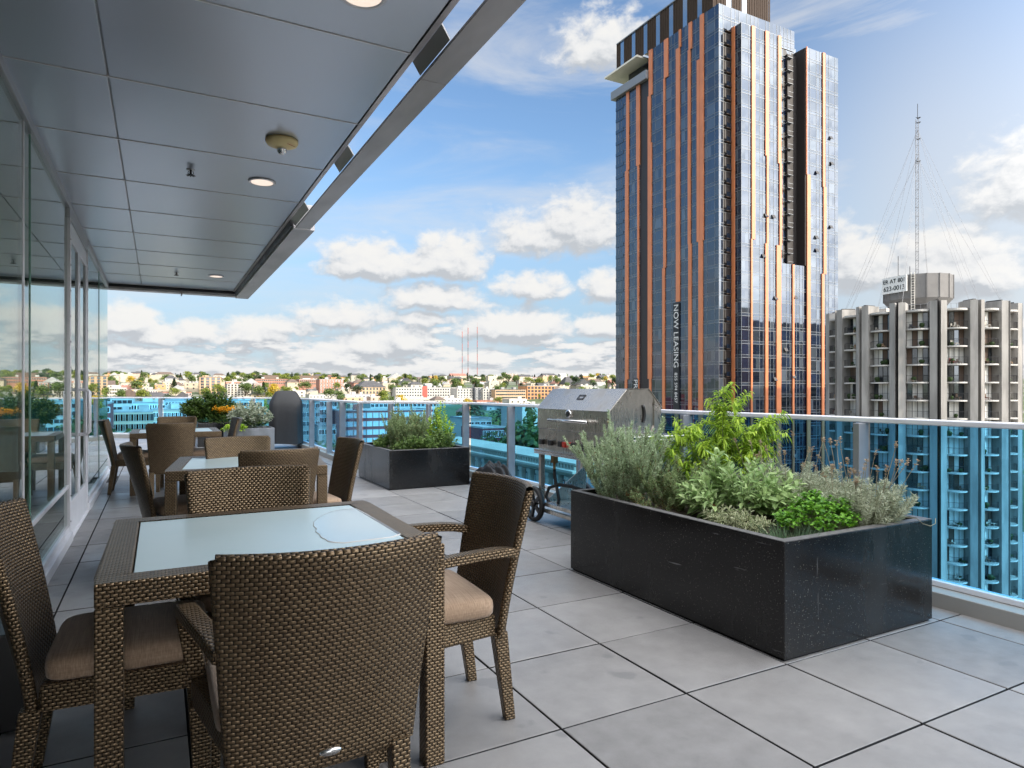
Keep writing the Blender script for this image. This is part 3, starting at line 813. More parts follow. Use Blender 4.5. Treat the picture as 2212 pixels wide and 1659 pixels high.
# round slot in the near cheek
mb = MB(); mb.tube([(3.56, y0-.002, .99+.0*k) if False else (3.545+.012*math.sin(k/6*math.pi), y0-.003, .985+.025*k) for k in range(7)], .016, 10); mb.build('cheek_slot', M['black_plastic'], hd)
mb = MB(); mb.extrude([(3.63, .90), (3.735, 1.02), (3.735, 1.10), (3.66, 1.19), (3.66, .96)], y0-.010, y0-.002); mb.build('cheek_plate', M['steel'], hd)
mb = MB(); mb.box(3.205, 3.74, y0+.01, y1-.01, .69, .893); gb(mb, 'firebox', M['steel'], bevel=.005)
mb = MB(); mb.box(3.165, 3.20, y0-.01, y1+.01, .672, .70); mb.box(3.165, 3.76, y0-.01, y1+.01, .655, .671); gb(mb, 'drip_tray_lip', M['steel_clean'], bevel=.004)
for k, yy in enumerate((5.36, 5.20, 5.03, 4.96, 4.89, 4.82, 4.66, 4.50)):
    red = k in (3, 4)
    e = MB(); e.box(3.172, 3.204, yy-(.028 if not red else .026), yy+(.028 if not red else .026), .745, .795)
    kn = gb(e, 'knob', M['red_plastic'] if red else M['black_plastic'], bevel=.006)
for (x, y) in ((3.225, y0+.04), (3.225, y1-.04), (3.70, y0+.04), (3.70, y1-.04)):
    mb = MB(); mb.box(x-.022, x+.022, y-.022, y+.022, .16, .654); gb(mb, 'leg', M['steel'], bevel=.003)
mb = MB(); mb.box(3.20, 3.725, y0+.02, y1-.02, .165, .20); gb(mb, 'bottom_shelf', M['steel'], bevel=.004)
mb = MB(); mb.box(3.21, 3.24, y0+.06, y1-.06, .10, .135); gb(mb, 'bottom_bar', M['steel'], bevel=.003)
mb = MB(); mb.extrude([(3.25, .20), (3.68, .20), (3.68, .50)], y1-.075, y1-.068); gb(mb, 'gusset', M['steel'])
mb = MB(); mb.box(3.22, 3.76, y0-.28, y0-.015, .868, .895); mb.box(3.22, 3.76, y0-.285, y0-.26, .845, .867); gb(mb, 'side_shelf', M['steel_clean'], bevel=.004)
mb = MB(); mb.box(3.30, 3.74, y0-.20, y0-.012, .62, .84); gb(mb, 'side_burner_box', M['steel'], bevel=.004)
def wheel(x, y):
    w = empty('wheel'); adopt(w, g); w.location = (x-GX, y-GY, .168); w.rotation_euler = (0, R(90), 0)
    mb = MB(); mb.lathe([(.135, -.024), (.160, -.024), (.168, -.012), (.168, .012), (.160, .024), (.135, .024), (.130, 0), (.135, -.024)], 40); mb.build('tyre', M['black_rubber'], w)
    mb = MB(); mb.lathe([(0, -.03), (.030, -.03), (.034, -.02), (.034, .02), (.030, .03), (0, .03)], 20)
    for k in range(5):
        a = k*2*math.pi/5 + .3; mb.box(.028, .134, -.016, .016, -.012, .012, M=Matrix.Rotation(a, 4, 'Z'))
    mb.build('spokes', M['black_plastic'], w)
wheel(3.175, y1+.02); wheel(3.755, y1+.02)
for (x) in (3.225, 3.70):
    mb = MB(); mb.tube([(x-.018, y0+.04, .05), (x+.018, y0+.04, .05)], .05, 16); gb(mb, 'caster', M['black_rubber'])
mb = MB(); mb.tube([(3.18, y1+.02, .168), (3.75, y1+.02, .168)], .012, 8); gb(mb, 'axle', M['steel'])
mb = MB(); mb.box(3.27, 3.32, 5.28, 5.33, .57, .65); mb.tube([(3.295, 5.305, .57), (3.295, 5.305, .50)], .014, 8); gb(mb, 'regulator', M['brass'])
mb = MB(); mb.tube([(3.295, 5.305, .505), (3.293, 5.29, .43), (3.285, 5.24, .33), (3.28, 5.20, .24), (3.28, 5.22, .185), (3.27, 5.32, .18), (3.26, 5.40, .24), (3.27, 5.36, .33), (3.30, 5.22, .375), (3.32, 5.05, .375), (3.34, 4.85, .36)], .016, 8); gb(mb, 'gas_hose', M['black_rubber'])

# ---------------------------------------------------------------- grill under its black cover, far corner
def covered_grill():
    e = empty('covered_grill', (2.45, 15.05, 0), 0, 'tall grill under a black vinyl cover by the far rail corner', 'grill')
    mb = MB(); rr = random.Random(5)
    rings = [(.10, 1.0, 1.02), (.25, .985, 1.0), (.50, .97, .98), (.75, .96, .97), (.90, .96, .95), (1.00, .93, .86), (1.10, .80, .72), (1.19, .66, .56), (1.235, .55, .45), (1.245, .35, .28)]
    n = 56; vs = []
    for z, sx, sy in rings:
        for k in range(n):
            a = 2*math.pi*k/n; c, s = math.cos(a), math.sin(a)
            x = .36*sx*math.copysign(abs(c)**.45, c); y = .31*sy*math.copysign(abs(s)**.45, s)
            f = 1 + (.026*math.sin(9*a+z*2) + .018*math.sin(17*a+1.3+z))*max(0, 1-z*.6)
            vs.append((x*f, y*f, z + (.012*math.sin(6*a) if z < .2 else 0)))
    fs = [(j*n+k, j*n+(k+1)%n, (j+1)*n+(k+1)%n, (j+1)*n+k) for j in range(len(rings)-1) for k in range(n)] + [tuple((len(rings)-1)*n+k for k in range(n))]
    mb.raw(vs, fs, 0, True); mb.build('cover', M['cover'], e, smooth=True)
    for sx in (-1, 1):
        for sy in (-1, 1):
            mb = MB(); x, y = sx*.29, sy*.24
            mb.tube([(x-.014, y, .042), (x+.014, y, .042)], .042, 16); mb.box(x-.008, x+.008, y-.008, y+.008, .06, .14); mb.build('caster', M['black_rubber'], e)
    mb = MB(); mb.box(-.30, .30, -.25, .25, .13, .16); mb.build('base_frame', M['dark_metal'], e)
    e.rotation_euler = (0, 0, R(-8))
covered_grill()
# crumpled cover lying on the deck behind the smaller planter
def crumple():
    rr = random.Random(11); mb = MB()
    base = at_z(1058, 1026, 0)
    from mathutils import noise as mn
    def f(a, b):
        x, y = (a-.5)*2, (b-.5)*2
        r = math.sqrt(x*x+y*y); h = max(0, 1-r**2.2)
        k = mn.noise(Vector((x*2.2, y*2.2, 3)))*.5 + mn.noise(Vector((x*5, y*5, 7)))*.22
        ridge = abs(mn.noise(Vector((x*3.1+4, y*1.6, 1))))
        return Vector((x*.19, y*.52, max(.004, h*(.24 + .22*k + .22*ridge) + .010)))
    mb.grid(f, 44, 60)
    o = mb.build('crumpled_cover', M['cover'], smooth=True, loc=(3.84, 7.72, 0)); o.rotation_euler = (0, 0, R(4))
    tag(o, 'crumpled black vinyl cover lying on the deck beside the smaller planter', 'cover')
crumple()
# ---------------------------------------------------------------- plants
def ortho(d):
    d = d.normalized(); a = d.cross(Vector((0, 0, 1)))
    if a.length < .05: a = d.cross(Vector((1, 0, 0)))
    a.normalize(); return a, a.cross(d)
def leaf(mb, p, d, L, W, rr, mi=0, droop=.2, roll=None, edge=None):
    """six-cornered bent leaf from p along d; edge = material index of a pale margin"""
    d = d.normalized(); a, b = ortho(d)
    w = rr.uniform(-.5, .5) if roll is None else roll
    s = a*math.cos(w) + b*math.sin(w); up = s.cross(d)
    if up.z < 0: up = -up
    q = rr.random()
    c1 = p + d*L*.32 + up*L*.03; c2 = p + d*L*.70 - Vector((0, 0, droop*L*.25)); tip = p + d*L*.97 - Vector((0, 0, droop*L*.6))
    fold = up*W*.16
    l1, r1 = c1 - s*W*.46 + fold, c1 + s*W*.46 + fold; l2, r2 = c2 - s*W*.42 + fold, c2 + s*W*.42 + fold
    if edge is None:
        mb.face((p, r1, c1), mi, rnd=q); mb.face((p, c1, l1), mi, rnd=q)
        mb.face((c1, r1, r2, c2), mi, rnd=q); mb.face((l1, c1, c2, l2), mi, rnd=q)
        mb.face((c2, r2, tip), mi, rnd=q); mb.face((l2, c2, tip), mi, rnd=q)
    else:
        k = .55
        i1, j1 = c1-s*W*.46*k+fold*k, c1+s*W*.46*k+fold*k; i2, j2 = c2-s*W*.42*k+fold*k, c2+s*W*.42*k+fold*k
        it = c2 + (tip-c2)*.5
        for f in ((p, j1, c1), (p, c1, i1), (c1, j1, j2, c2), (i1, c1, c2, i2), (c2, j2, it), (i2, c2, it)): mb.face(f, mi, rnd=q)
        for f in ((p, r1, j1), (p, i1, l1), (j1, r1, r2, j2), (l1, i1, i2, l2), (j2, r2, tip), (j2, tip, it), (l2, i2, it), (l2, it, tip)): mb.face(f, edge, rnd=q)
def blade(mb, p, d, L, W, rr, mi=0):
    d = d.normalized(); a, b = ortho(d); w = rr.uniform(0, 6.28); s = (a*math.cos(w)+b*math.sin(w))*W*.5; q = rr.random()
    m = p + d*L*.55 + Vector((rr.uniform(-.1,.1), rr.uniform(-.1,.1), 0))*L; t = p + d*L
    mb.face((p-s*.6, p+s*.6, m+s, m-s), mi, rnd=q); mb.face((m-s, m+s, t), mi, rnd=q)
def curve_stem(p, d, L, rr, lift=.35, n=6, wob=.12):
    """polyline starting along d, bending up (lift > 0) or down"""
    P = [Vector(p)]; d = d.normalized()
    for k in range(n):
        d = (d + Vector((rr.uniform(-wob, wob), rr.uniform(-wob, wob), lift/n*2))).normalized()
        P.append(P[-1] + d*L/n)
    return P
def sample(P, t):
    x = t*(len(P)-1); k = min(int(x), len(P)-2); f = x-k
    return P[k].lerp(P[k+1], f), (P[k+1]-P[k]).normalized()
def dirn(azm, el): return Vector((math.cos(azm)*math.cos(el), math.sin(azm)*math.cos(el), math.sin(el)))
def plant(name, label, loc, mats, fmats=None, group=None):
    e = empty(name, loc, 0, label, 'plant', group)
    return e, MB(), MB()
def finish(e, st, lf, mats, stem_m=None, fl=None, fmat=None):
    if st.f: st.build('stems', stem_m or M['stem'], e, uv=False)
    lf.build('leaves', mats, e, uv=False, rnd=True)
    if fl is not None and fl.f: fl.build('flowers', fmat, e, uv=False, rnd=True)

def needle_bush(name, label, loc, seed, nst, spread, hgt, mats, nL, nW, dens, el=(35, 85), lift=.3, tilt=(0, 0), browns=0.0, stem_m=None, group='herbs and shrubs in the planters', sidebr=True):
    rr = random.Random(seed); e, st, lf = plant(name, label, loc, mats, group=group)
    for k in range(nst):
        r = spread*math.sqrt(rr.random())*.55; a = rr.uniform(0, 6.283)
        p = Vector((r*math.cos(a), r*math.sin(a), -.03))
        d = dirn(a+rr.uniform(-.5, .5), R(rr.uniform(*el))) + Vector((tilt[0], tilt[1], 0))
        L = hgt*rr.uniform(.55, 1.05); P = curve_stem(p, d, L, rr, lift)
        st.tube(P, [.0028-.0018*i/(len(P)-1) for i in range(len(P))], 3, cap=False)
        paths = [(P, .12)]
        if sidebr:
            for q in range(rr.randint(2, 5)):
                s, t0 = sample(P, rr.uniform(.2, .8)); dd = (t0 + dirn(rr.uniform(0, 6.28), R(rr.uniform(0, 50)))*.8)
                Q = curve_stem(s, dd, L*rr.uniform(.2, .4), rr, lift, 4); paths.append((Q, .05))
                st.tube(Q, .0011, 3, cap=False)
        for Q, t0 in paths:
            LL = sum((Q[i+1]-Q[i]).length for i in range(len(Q)-1)); n = int(LL*dens)
            for i in range(n):
                t = t0 + (1-t0)*(i+rr.random())/n; s, tg = sample(Q, t)
                aa, bb = ortho(tg); w = i*2.4+rr.uniform(-.4, .4)
                dd = tg*rr.uniform(.5, 1.1) + (aa*math.cos(w)+bb*math.sin(w))*rr.uniform(.7, 1.0)
                mi = 1 if (len(mats) > 1 and rr.random() < browns*(1.3-t)) else 0
                l = 1.15*nL*rr.uniform(.7, 1.15)*(1 - .35*max(0, t-.85)/.15); blade(lf, s, dd, l, nW*1.35, rr, mi)
    finish(e, st, lf, mats, stem_m); return e
SZ = .505
needle_bush('silver_shrub', 'silvery needle-leaved shrub spilling over the far left corner of the big planter', (2.80, 3.62, SZ), 1, 66, .27, .56, [M['lf_silver'], M['lf_brown']], .021, .0042, 520, (40, 88), .30, (-.10, .02), .05)
needle_bush('rosemary', 'green rosemary between the silvery shrub and the broad-leaved sage', (2.98, 3.22, SZ), 2, 48, .26, .34, [M['lf_rosemary'], M['lf_brown']], .021, .0034, 520, (45, 85), .35, (-.05, 0), .12)
needle_bush('rosemary', 'low straggling rosemary at the planter edge in front of the silvery shrub', (2.78, 3.22, SZ), 12, 24, .20, .19, [M['lf_rosemary'], M['lf_brown']], .018, .0034, 480, (10, 70), .2, (0, 0), .30)

def lime_plant():
    rr = random.Random(4); e, st, lf = plant('lime_shrub', 'tall lime green shrub with drooping narrow leaves at the back of the big planter', (3.36, 3.22, SZ), None, group='herbs and shrubs in the planters')
    tips = [(.02, .10, .74), (.10, .02, .66), (-.02, .02, .60), (-.20, .20, .47), (-.28, .26, .42), (-.12, .15, .52), (.20, -.10, .55), (.28, -.14, .56), (.15, -.08, .48), (-.34, .20, .36), (.06, .12, .68), (.24, 0, .50), (-.16, .05, .40), (.05, -.10, .50), (-.26, .10, .44), (.12, .14, .58)]
    for tx, ty, tz in tips:
        b = Vector((tx*.25+rr.uniform(-.03, .03), ty*.25+rr.uniform(-.03, .03), -.03)); t = Vector((tx, ty, tz))
        mid = b.lerp(t, .5) + Vector((tx*.15, ty*.15, .03)); P = [b.lerp(mid, k/4).lerp(mid.lerp(t, k/4), k/4) for k in range(5)]
        st.tube(P, [.004, .0034, .0028, .002, .001], 4, cap=False)
        paths = [P]
        for q in range(9):
            s, tg = sample(P, rr.uniform(.35, .98)); dd = tg*.5 + dirn(rr.uniform(0, 6.28), R(rr.uniform(-5, 50)))
            Q = curve_stem(s, dd, rr.uniform(.06, .15), rr, -.1, 3); st.tube(Q, .0012, 3, cap=False); paths.append(Q)
        for qi, Q in enumerate(paths):
            LL = sum((Q[i+1]-Q[i]).length for i in range(len(Q)-1)); n = int(LL*(130 if qi == 0 else 220))
            for i in range(n):
                t = (.4 if qi == 0 else .1) + (.6 if qi == 0 else .9)*(i+rr.random())/max(1, n); s, tg = sample(Q, min(1, t))
                w = i*2.1+rr.uniform(-.5, .5); aa, bb = ortho(tg); dd = tg*.45 + (aa*math.cos(w)+bb*math.sin(w)) + Vector((0, 0, .05))
                leaf(lf, s, dd, rr.uniform(.042, .072), rr.uniform(.011, .016), rr, 0, .75)
    finish(e, st, lf, [M['lf_lime']], M['stem_g'])
lime_plant()

def rosette_plant(name, label, loc, seed, nst, spread, hgt, L, W, mats, edge=None, el=(30, 85), per=14, droop=.3, stem_m=None, brown=0, group='herbs and shrubs in the planters', offs=(0, 0)):
    rr = random.Random(seed); e, st, lf = plant(name, label, loc, mats, group=group)
    for k in range(nst):
        r = math.sqrt(rr.random()); a = rr.uniform(0, 6.283)
        tip = Vector((spread[0]*r*math.cos(a)+offs[0], spread[1]*r*math.sin(a)+offs[1], hgt*(1-.55*r*r)*rr.uniform(.75, 1.1)))
        b = Vector((tip.x*.45, tip.y*.45, -.03)); mid = b.lerp(tip, .5)+Vector((0, 0, hgt*.1)); P = [b.lerp(mid, q/4).lerp(mid.lerp(tip, q/4), q/4) for q in range(5)]
        st.tube(P, .0022, 3, cap=False)
        for i in range(per):
            t = 1 - (i/per)**1.0*.75; s, tg = sample(P, max(0, t)); aa, bb = ortho(tg); w = i*2.4+k
            up = .25 + 1.2*(1-i/per)
            dd = tg*up*rr.uniform(.5, 1.1) + (aa*math.cos(w)+bb*math.sin(w))
            l = L*rr.uniform(.7, 1.2)*(.6+.4*min(1, i/4)); leaf(lf, s, dd, l, W*l/L*rr.uniform(.85, 1.15), rr, (len(mats)-1 if (brown and rr.random() < brown and i > per*.7) else 0), droop*rr.uniform(.2, 1.3), edge=edge)
    finish(e, st, lf, mats, stem_m or M['stem_g']); return e
rosette_plant('sage', 'broad-leaved grey green sage in the middle of the big planter', (3.05, 2.80, SZ), 21, 78, (.38, .36), .33, .084, .029, [M['lf_sage'], M['lf_brown']], per=16, brown=.06)
rosette_plant('sage', 'upright leading sage stems with the largest leaves, standing above the other sage', (2.98, 2.92, SZ), 22, 9, (.09, .09), .42, .090, .030, [M['lf_sage']], per=16)
rosette_plant('variegated_sage', 'low variegated sage with cream-edged leaves along the near rim of the big planter', (2.735, 2.55, SZ+.01), 23, 46, (.12, .25), .105, .048, .014, [M['lf_varieg_g'], M['lf_varieg']], edge=1, per=11)

def parsley():
    rr = random.Random(6); e, st, lf = plant('parsley', 'bright green curly parsley clump at the near side of the big planter', (3.07, 2.30, SZ), None, group='herbs and shrubs in the planters')
    for k in range(150):
        r = math.sqrt(rr.random()); a = rr.uniform(0, 6.283)
        tip = Vector((.27*r*math.cos(a), .15*r*math.sin(a), .19*(1-.6*r*r)*rr.uniform(.7, 1.15)))
        b = Vector((tip.x*.4, tip.y*.4, -.03)); P = [b, b.lerp(tip, .5)+Vector((0, 0, .02)), tip]
        st.tube(P, .0012, 3, cap=False)
        for q in range(13):
            d = dirn(rr.uniform(0, 6.28), R(rr.uniform(-20, 50))); s = tip + d*rr.uniform(0, .020) + Vector((0, 0, -rr.random()*.02))
            leaf(lf, s, d, rr.uniform(.018, .030), rr.uniform(.014, .022), rr, 0, .3)
    finish(e, st, lf, [M['lf_parsley']], M['stem_g'])
parsley()
def blades(name, label, loc, seed, n, spread, hgt, W, m):
    rr = random.Random(seed); e, st, lf = plant(name, label, loc, None, group='herbs and shrubs in the planters')
    for k in range(n):
        r = math.sqrt(rr.random()); a = rr.uniform(0, 6.283); p = Vector((spread[0]*r*math.cos(a), spread[1]*r*math.sin(a), -.02))
        blade(lf, p, dirn(a+rr.uniform(-1, 1), R(rr.uniform(25, 85))), hgt*rr.uniform(.5, 1.1), W, rr)
    finish(e, st, lf, [m])
blades('chives', 'grey green grassy tuft in the nearest corner of the big planter', (2.78, 2.24, SZ), 31, 420, (.15, .09), .12, .0032, M['lf_chive'])
rosette_plant('red_leaf_herb', 'dark red leaved herb peeping out behind the parsley', (3.16, 2.55, SZ), 33, 14, (.13, .09), .17, .032, .014, [M['lf_purple']], per=10)

def lavender(name, label, loc, seed, nst, spread, hgt, nfl, flh, dens=430):
    rr = random.Random(seed); e, st, lf = plant(name, label, loc, None, group='herbs and shrubs in the planters'); fl = MB()
    for k in range(nst):
        r = math.sqrt(rr.random()); a = rr.uniform(0, 6.283)
        p = Vector((spread[0]*r*.6*math.cos(a), spread[1]*r*.6*math.sin(a), -.03)); d = dirn(a, R(rr.uniform(35, 85)))
        P = curve_stem(p, d, hgt*rr.uniform(.6, 1.1), rr, .25, 5); st.tube(P, .0014, 3, cap=False)
        n = int((P[-1]-P[0]).length*dens)
        for i in range(n):
            s, tg = sample(P, .15+.85*(i+rr.random())/n); aa, bb = ortho(tg); w = i*2.4
            blade(lf, s, tg*.6+(aa*math.cos(w)+bb*math.sin(w)), .032*rr.uniform(.6, 1.1), .0055, rr)
    for k in range(nfl):
        r = math.sqrt(rr.random()); a = rr.uniform(0, 6.283)
        p = Vector((spread[0]*r*.7*math.cos(a), spread[1]*r*.7*math.sin(a), .08)); d = dirn(a, R(rr.uniform(50, 88)))
        P = curve_stem(p, d, flh*rr.uniform(.5, 1.0), rr, .1, 5, .06); st.tube(P, .0019, 3, cap=False)
        s, tg = sample(P, 1.0)
        for q in range(rr.randint(9, 22)):
            aa, bb = ortho(tg); w = q*2.4; pp = s - tg*rr.uniform(0, .035) + (aa*math.cos(w)+bb*math.sin(w))*.003
            leaf(fl, pp, tg*.7+(aa*math.cos(w)+bb*math.sin(w)), rr.uniform(.010, .016), .009, rr, 0, 0)
        if rr.random() < .5:
            s, tg = sample(P, .82)
            for q in range(7):
                aa, bb = ortho(tg); w = q*2.4; leaf(fl, s, tg*.7+(aa*math.cos(w)+bb*math.sin(w)), .009, .005, rr, 0, 0)
    finish(e, st, lf, [M['lf_lavender']], M['stem'], fl, [M['lf_bud']])
lavender('lavender', 'grey lavender with dry flower stalks in the rail corner of the big planter', (3.42, 2.33, SZ), 41, 170, (.28, .24), .27, 26, .42)
lavender('lavender', 'grey green lavender further back along the rail side of the big planter', (3.44, 2.80, SZ), 42, 120, (.25, .26), .32, 16, .42)
# a dry runner trailing over the rim
rr = random.Random(8); mb = MB()
mb.tube([(3.52, 2.12, .575), (3.56, 2.08, .572), (3.58, 2.06, .545), (3.64, 2.055, .528), (3.70, 2.062, .535), (3.715, 2.07, .56)], .0018, 4)
tag(mb.build('dry_runner', M['stem']), 'dry thin stem trailing over the planter rim below the lavender', 'stem')

# ---- smaller planter
S2 = .45
needle_bush('rosemary', 'tall upright rosemary in the left half of the smaller planter', (2.93, 8.55, S2), 51, 60, .32, .56, [M['lf_rosemary'], M['lf_brown']], .028, .0055, 300, (60, 89), .35, (0, 0), .05)
needle_bush('rosemary', 'upright rosemary spikes in the centre of the smaller planter', (3.17, 8.65, S2), 52, 36, .22, .50, [M['lf_silver'], M['lf_brown']], .026, .0055, 300, (65, 89), .35, (0, 0), .05)
rosette_plant('leafy_herb', 'leafy green herb drooping over the front of the smaller planter', (3.03, 8.22, S2), 53, 90, (.42, .18), .20, .055, .030, [M['lf_mid'], M['lf_brown']], per=14, brown=.03)
rosette_plant('leafy_herb', 'leafy green herb at the glass wall end of the smaller planter', (2.75, 8.75, S2), 54, 50, (.19, .36), .20, .055, .030, [M['lf_mid']], per=14)
rosette_plant('leafy_herb', 'dense leafy green herb under the lime stems of the smaller planter', (3.40, 8.35, S2), 55, 70, (.22, .26), .28, .055, .032, [M['lf_mid']], per=14)
rosette_plant('lime_shrub', 'lime green upright stems at the rail end of the smaller planter', (3.43, 8.55, S2), 56, 34, (.22, .22), .60, .055, .030, [M['lf_lime']], per=24, droop=.4)
rosette_plant('dark_sprig', 'single dark leafy sprig rising above the rosemary in the smaller planter', (2.93, 8.95, S2), 57, 5, (.06, .06), .66, .085, .040, [M['lf_dark']], per=10)
# ---- far planters
rosette_plant('dark_shrub', 'big dark green leafy shrub in the low black planter by the far rail', (1.05, 16.45, .48), 61, 190, (.68, .42), .74, .095, .060, [M['lf_dark']], per=22, offs=(0, 0))
def yflowers():
    rr = random.Random(9); e, st, lf = plant('yellow_flowers', 'cluster of yellow flowers with green leaves in front of the dark shrub', (1.40, 16.15, .48), None, group='herbs and shrubs in the planters'); fl = MB()
    for k in range(420):
        a = rr.uniform(0, 6.28); r = math.sqrt(rr.random()); d = dirn(a, R(rr.uniform(20, 80)))
        leaf(lf, Vector((.5*r*math.cos(a), .16*r*math.sin(a), rr.uniform(0, .28))), d, .11, .03, rr, 0, .4)
    for k in range(260):
        a = rr.uniform(0, 6.28); r = math.sqrt(rr.random()); c = Vector((-.10+.26*r*math.cos(a), .12*r*math.sin(a)-.05, .34+rr.gauss(0, .035)))
        for q in range(3): leaf(fl, c, dirn(rr.uniform(0, 6.28), R(rr.uniform(0, 70))), .035, .022, rr, 0, 0)
    finish(e, st, lf, [M['lf_mid']], None, fl, [M['lf_yellow']])
yflowers()
rosette_plant('variegated_shrub', 'pale variegated leafy shrub in the grey zinc planter', (1.63, 14.40, .45), 62, 95, (.46, .42), .60, .085, .045, [M['lf_pale'], M['lf_mid']], per=18, brown=.6)
rosette_plant('trailing_herb', 'yellow green trailing herb at the corner of the grey zinc planter', (1.32, 14.05, .45), 63, 30, (.26, .14), .14, .07, .035, [M['lf_lime']], per=10)
# ---------------------------------------------------------------- curtain wall helper
def curtain(P, U, width, z0, z1, nrm, seed, fl=2.95, pw=1.25, base=None, holes=()):
    """panes as separate slightly tilted sheets + thin mullions, on the vertical plane through P along U"""
    rr = random.Random(seed); U = Vector(U).normalized(); Nn = Vector(nrm).normalized()
    g = MB(); mm = MB(); n = max(1, round(width/pw)); w = width/n
    z = z1; rows = []
    while z > z0 + .1:
        zb = max(z-fl, z0); rows.append((zb, z)); z = zb
    blind_col = [rr.random() for _ in range(n)]
    wid = []
    i = 0
    while i < n:                              # columns gathered in bays: fixed light, operable, spandrel
        k = rr.choice((1, 1, 1, 2)); k = min(k, n-i); wid.append((i*w, (i+k)*w)); i += k
    def q(a, b, c, d, mi, r):
        t1, t2 = rr.gauss(0, .0022), rr.gauss(0, .0022)
        pts = []
        for (x, zz) in ((a, c), (b, c), (b, d), (a, d)):
            off = (x-(a+b)/2)*t1 + (zz-(c+d)/2)*t2
            p = P + U*x + Nn*off; pts.append((p.x, p.y, zz))
        g.face(pts, mi, rnd=r)
    for (zb, zt) in rows:
        for (a, b) in wid:
            if any(h[0] < (a+b)/2 < h[1] and h[2] < (zb+zt)/2 < h[3] for h in holes): continue
            sp = min(.62, (zt-zb)*.3)
            q(a, b, zb, zb+sp, 2, rr.random())
            mi = 1 if rr.random() < .22 else 0
            r = rr.random()
            if b-a > 1.5*w and rr.random() < .5:
                m = (a+b)/2; q(a, m, zb+sp, zt, mi, r); q(m, b, zb+sp, zt, 1 if rr.random() < .25 else 0, rr.random())
            else: q(a, b, zb+sp, zt, mi, r)
    def bar(x0, x1, c, d):
        M4 = [P + U*x + Nn*o for x, o in ((x0, .01), (x1, .01), (x1, .05), (x0, .05))]
        vs = [(p.x, p.y, zz) for zz in (c, d) for p in M4]
        mm.raw(vs, ((0,3,2,1),(4,5,6,7),(0,1,5,4),(1,2,6,5),(2,3,7,6),(3,0,4,7)))
    for (zb, zt) in rows:
        bar(0, width, zb-.035, zb+.035); bar(0, width, zb+.60, zb+.655)
    for (a, b) in wid: bar(a-.03, a+.03, z0, z1)
    return g, mm
CW = lambda: [M['cw_dark'], M['cw_blind'], M['cw_spandrel']]

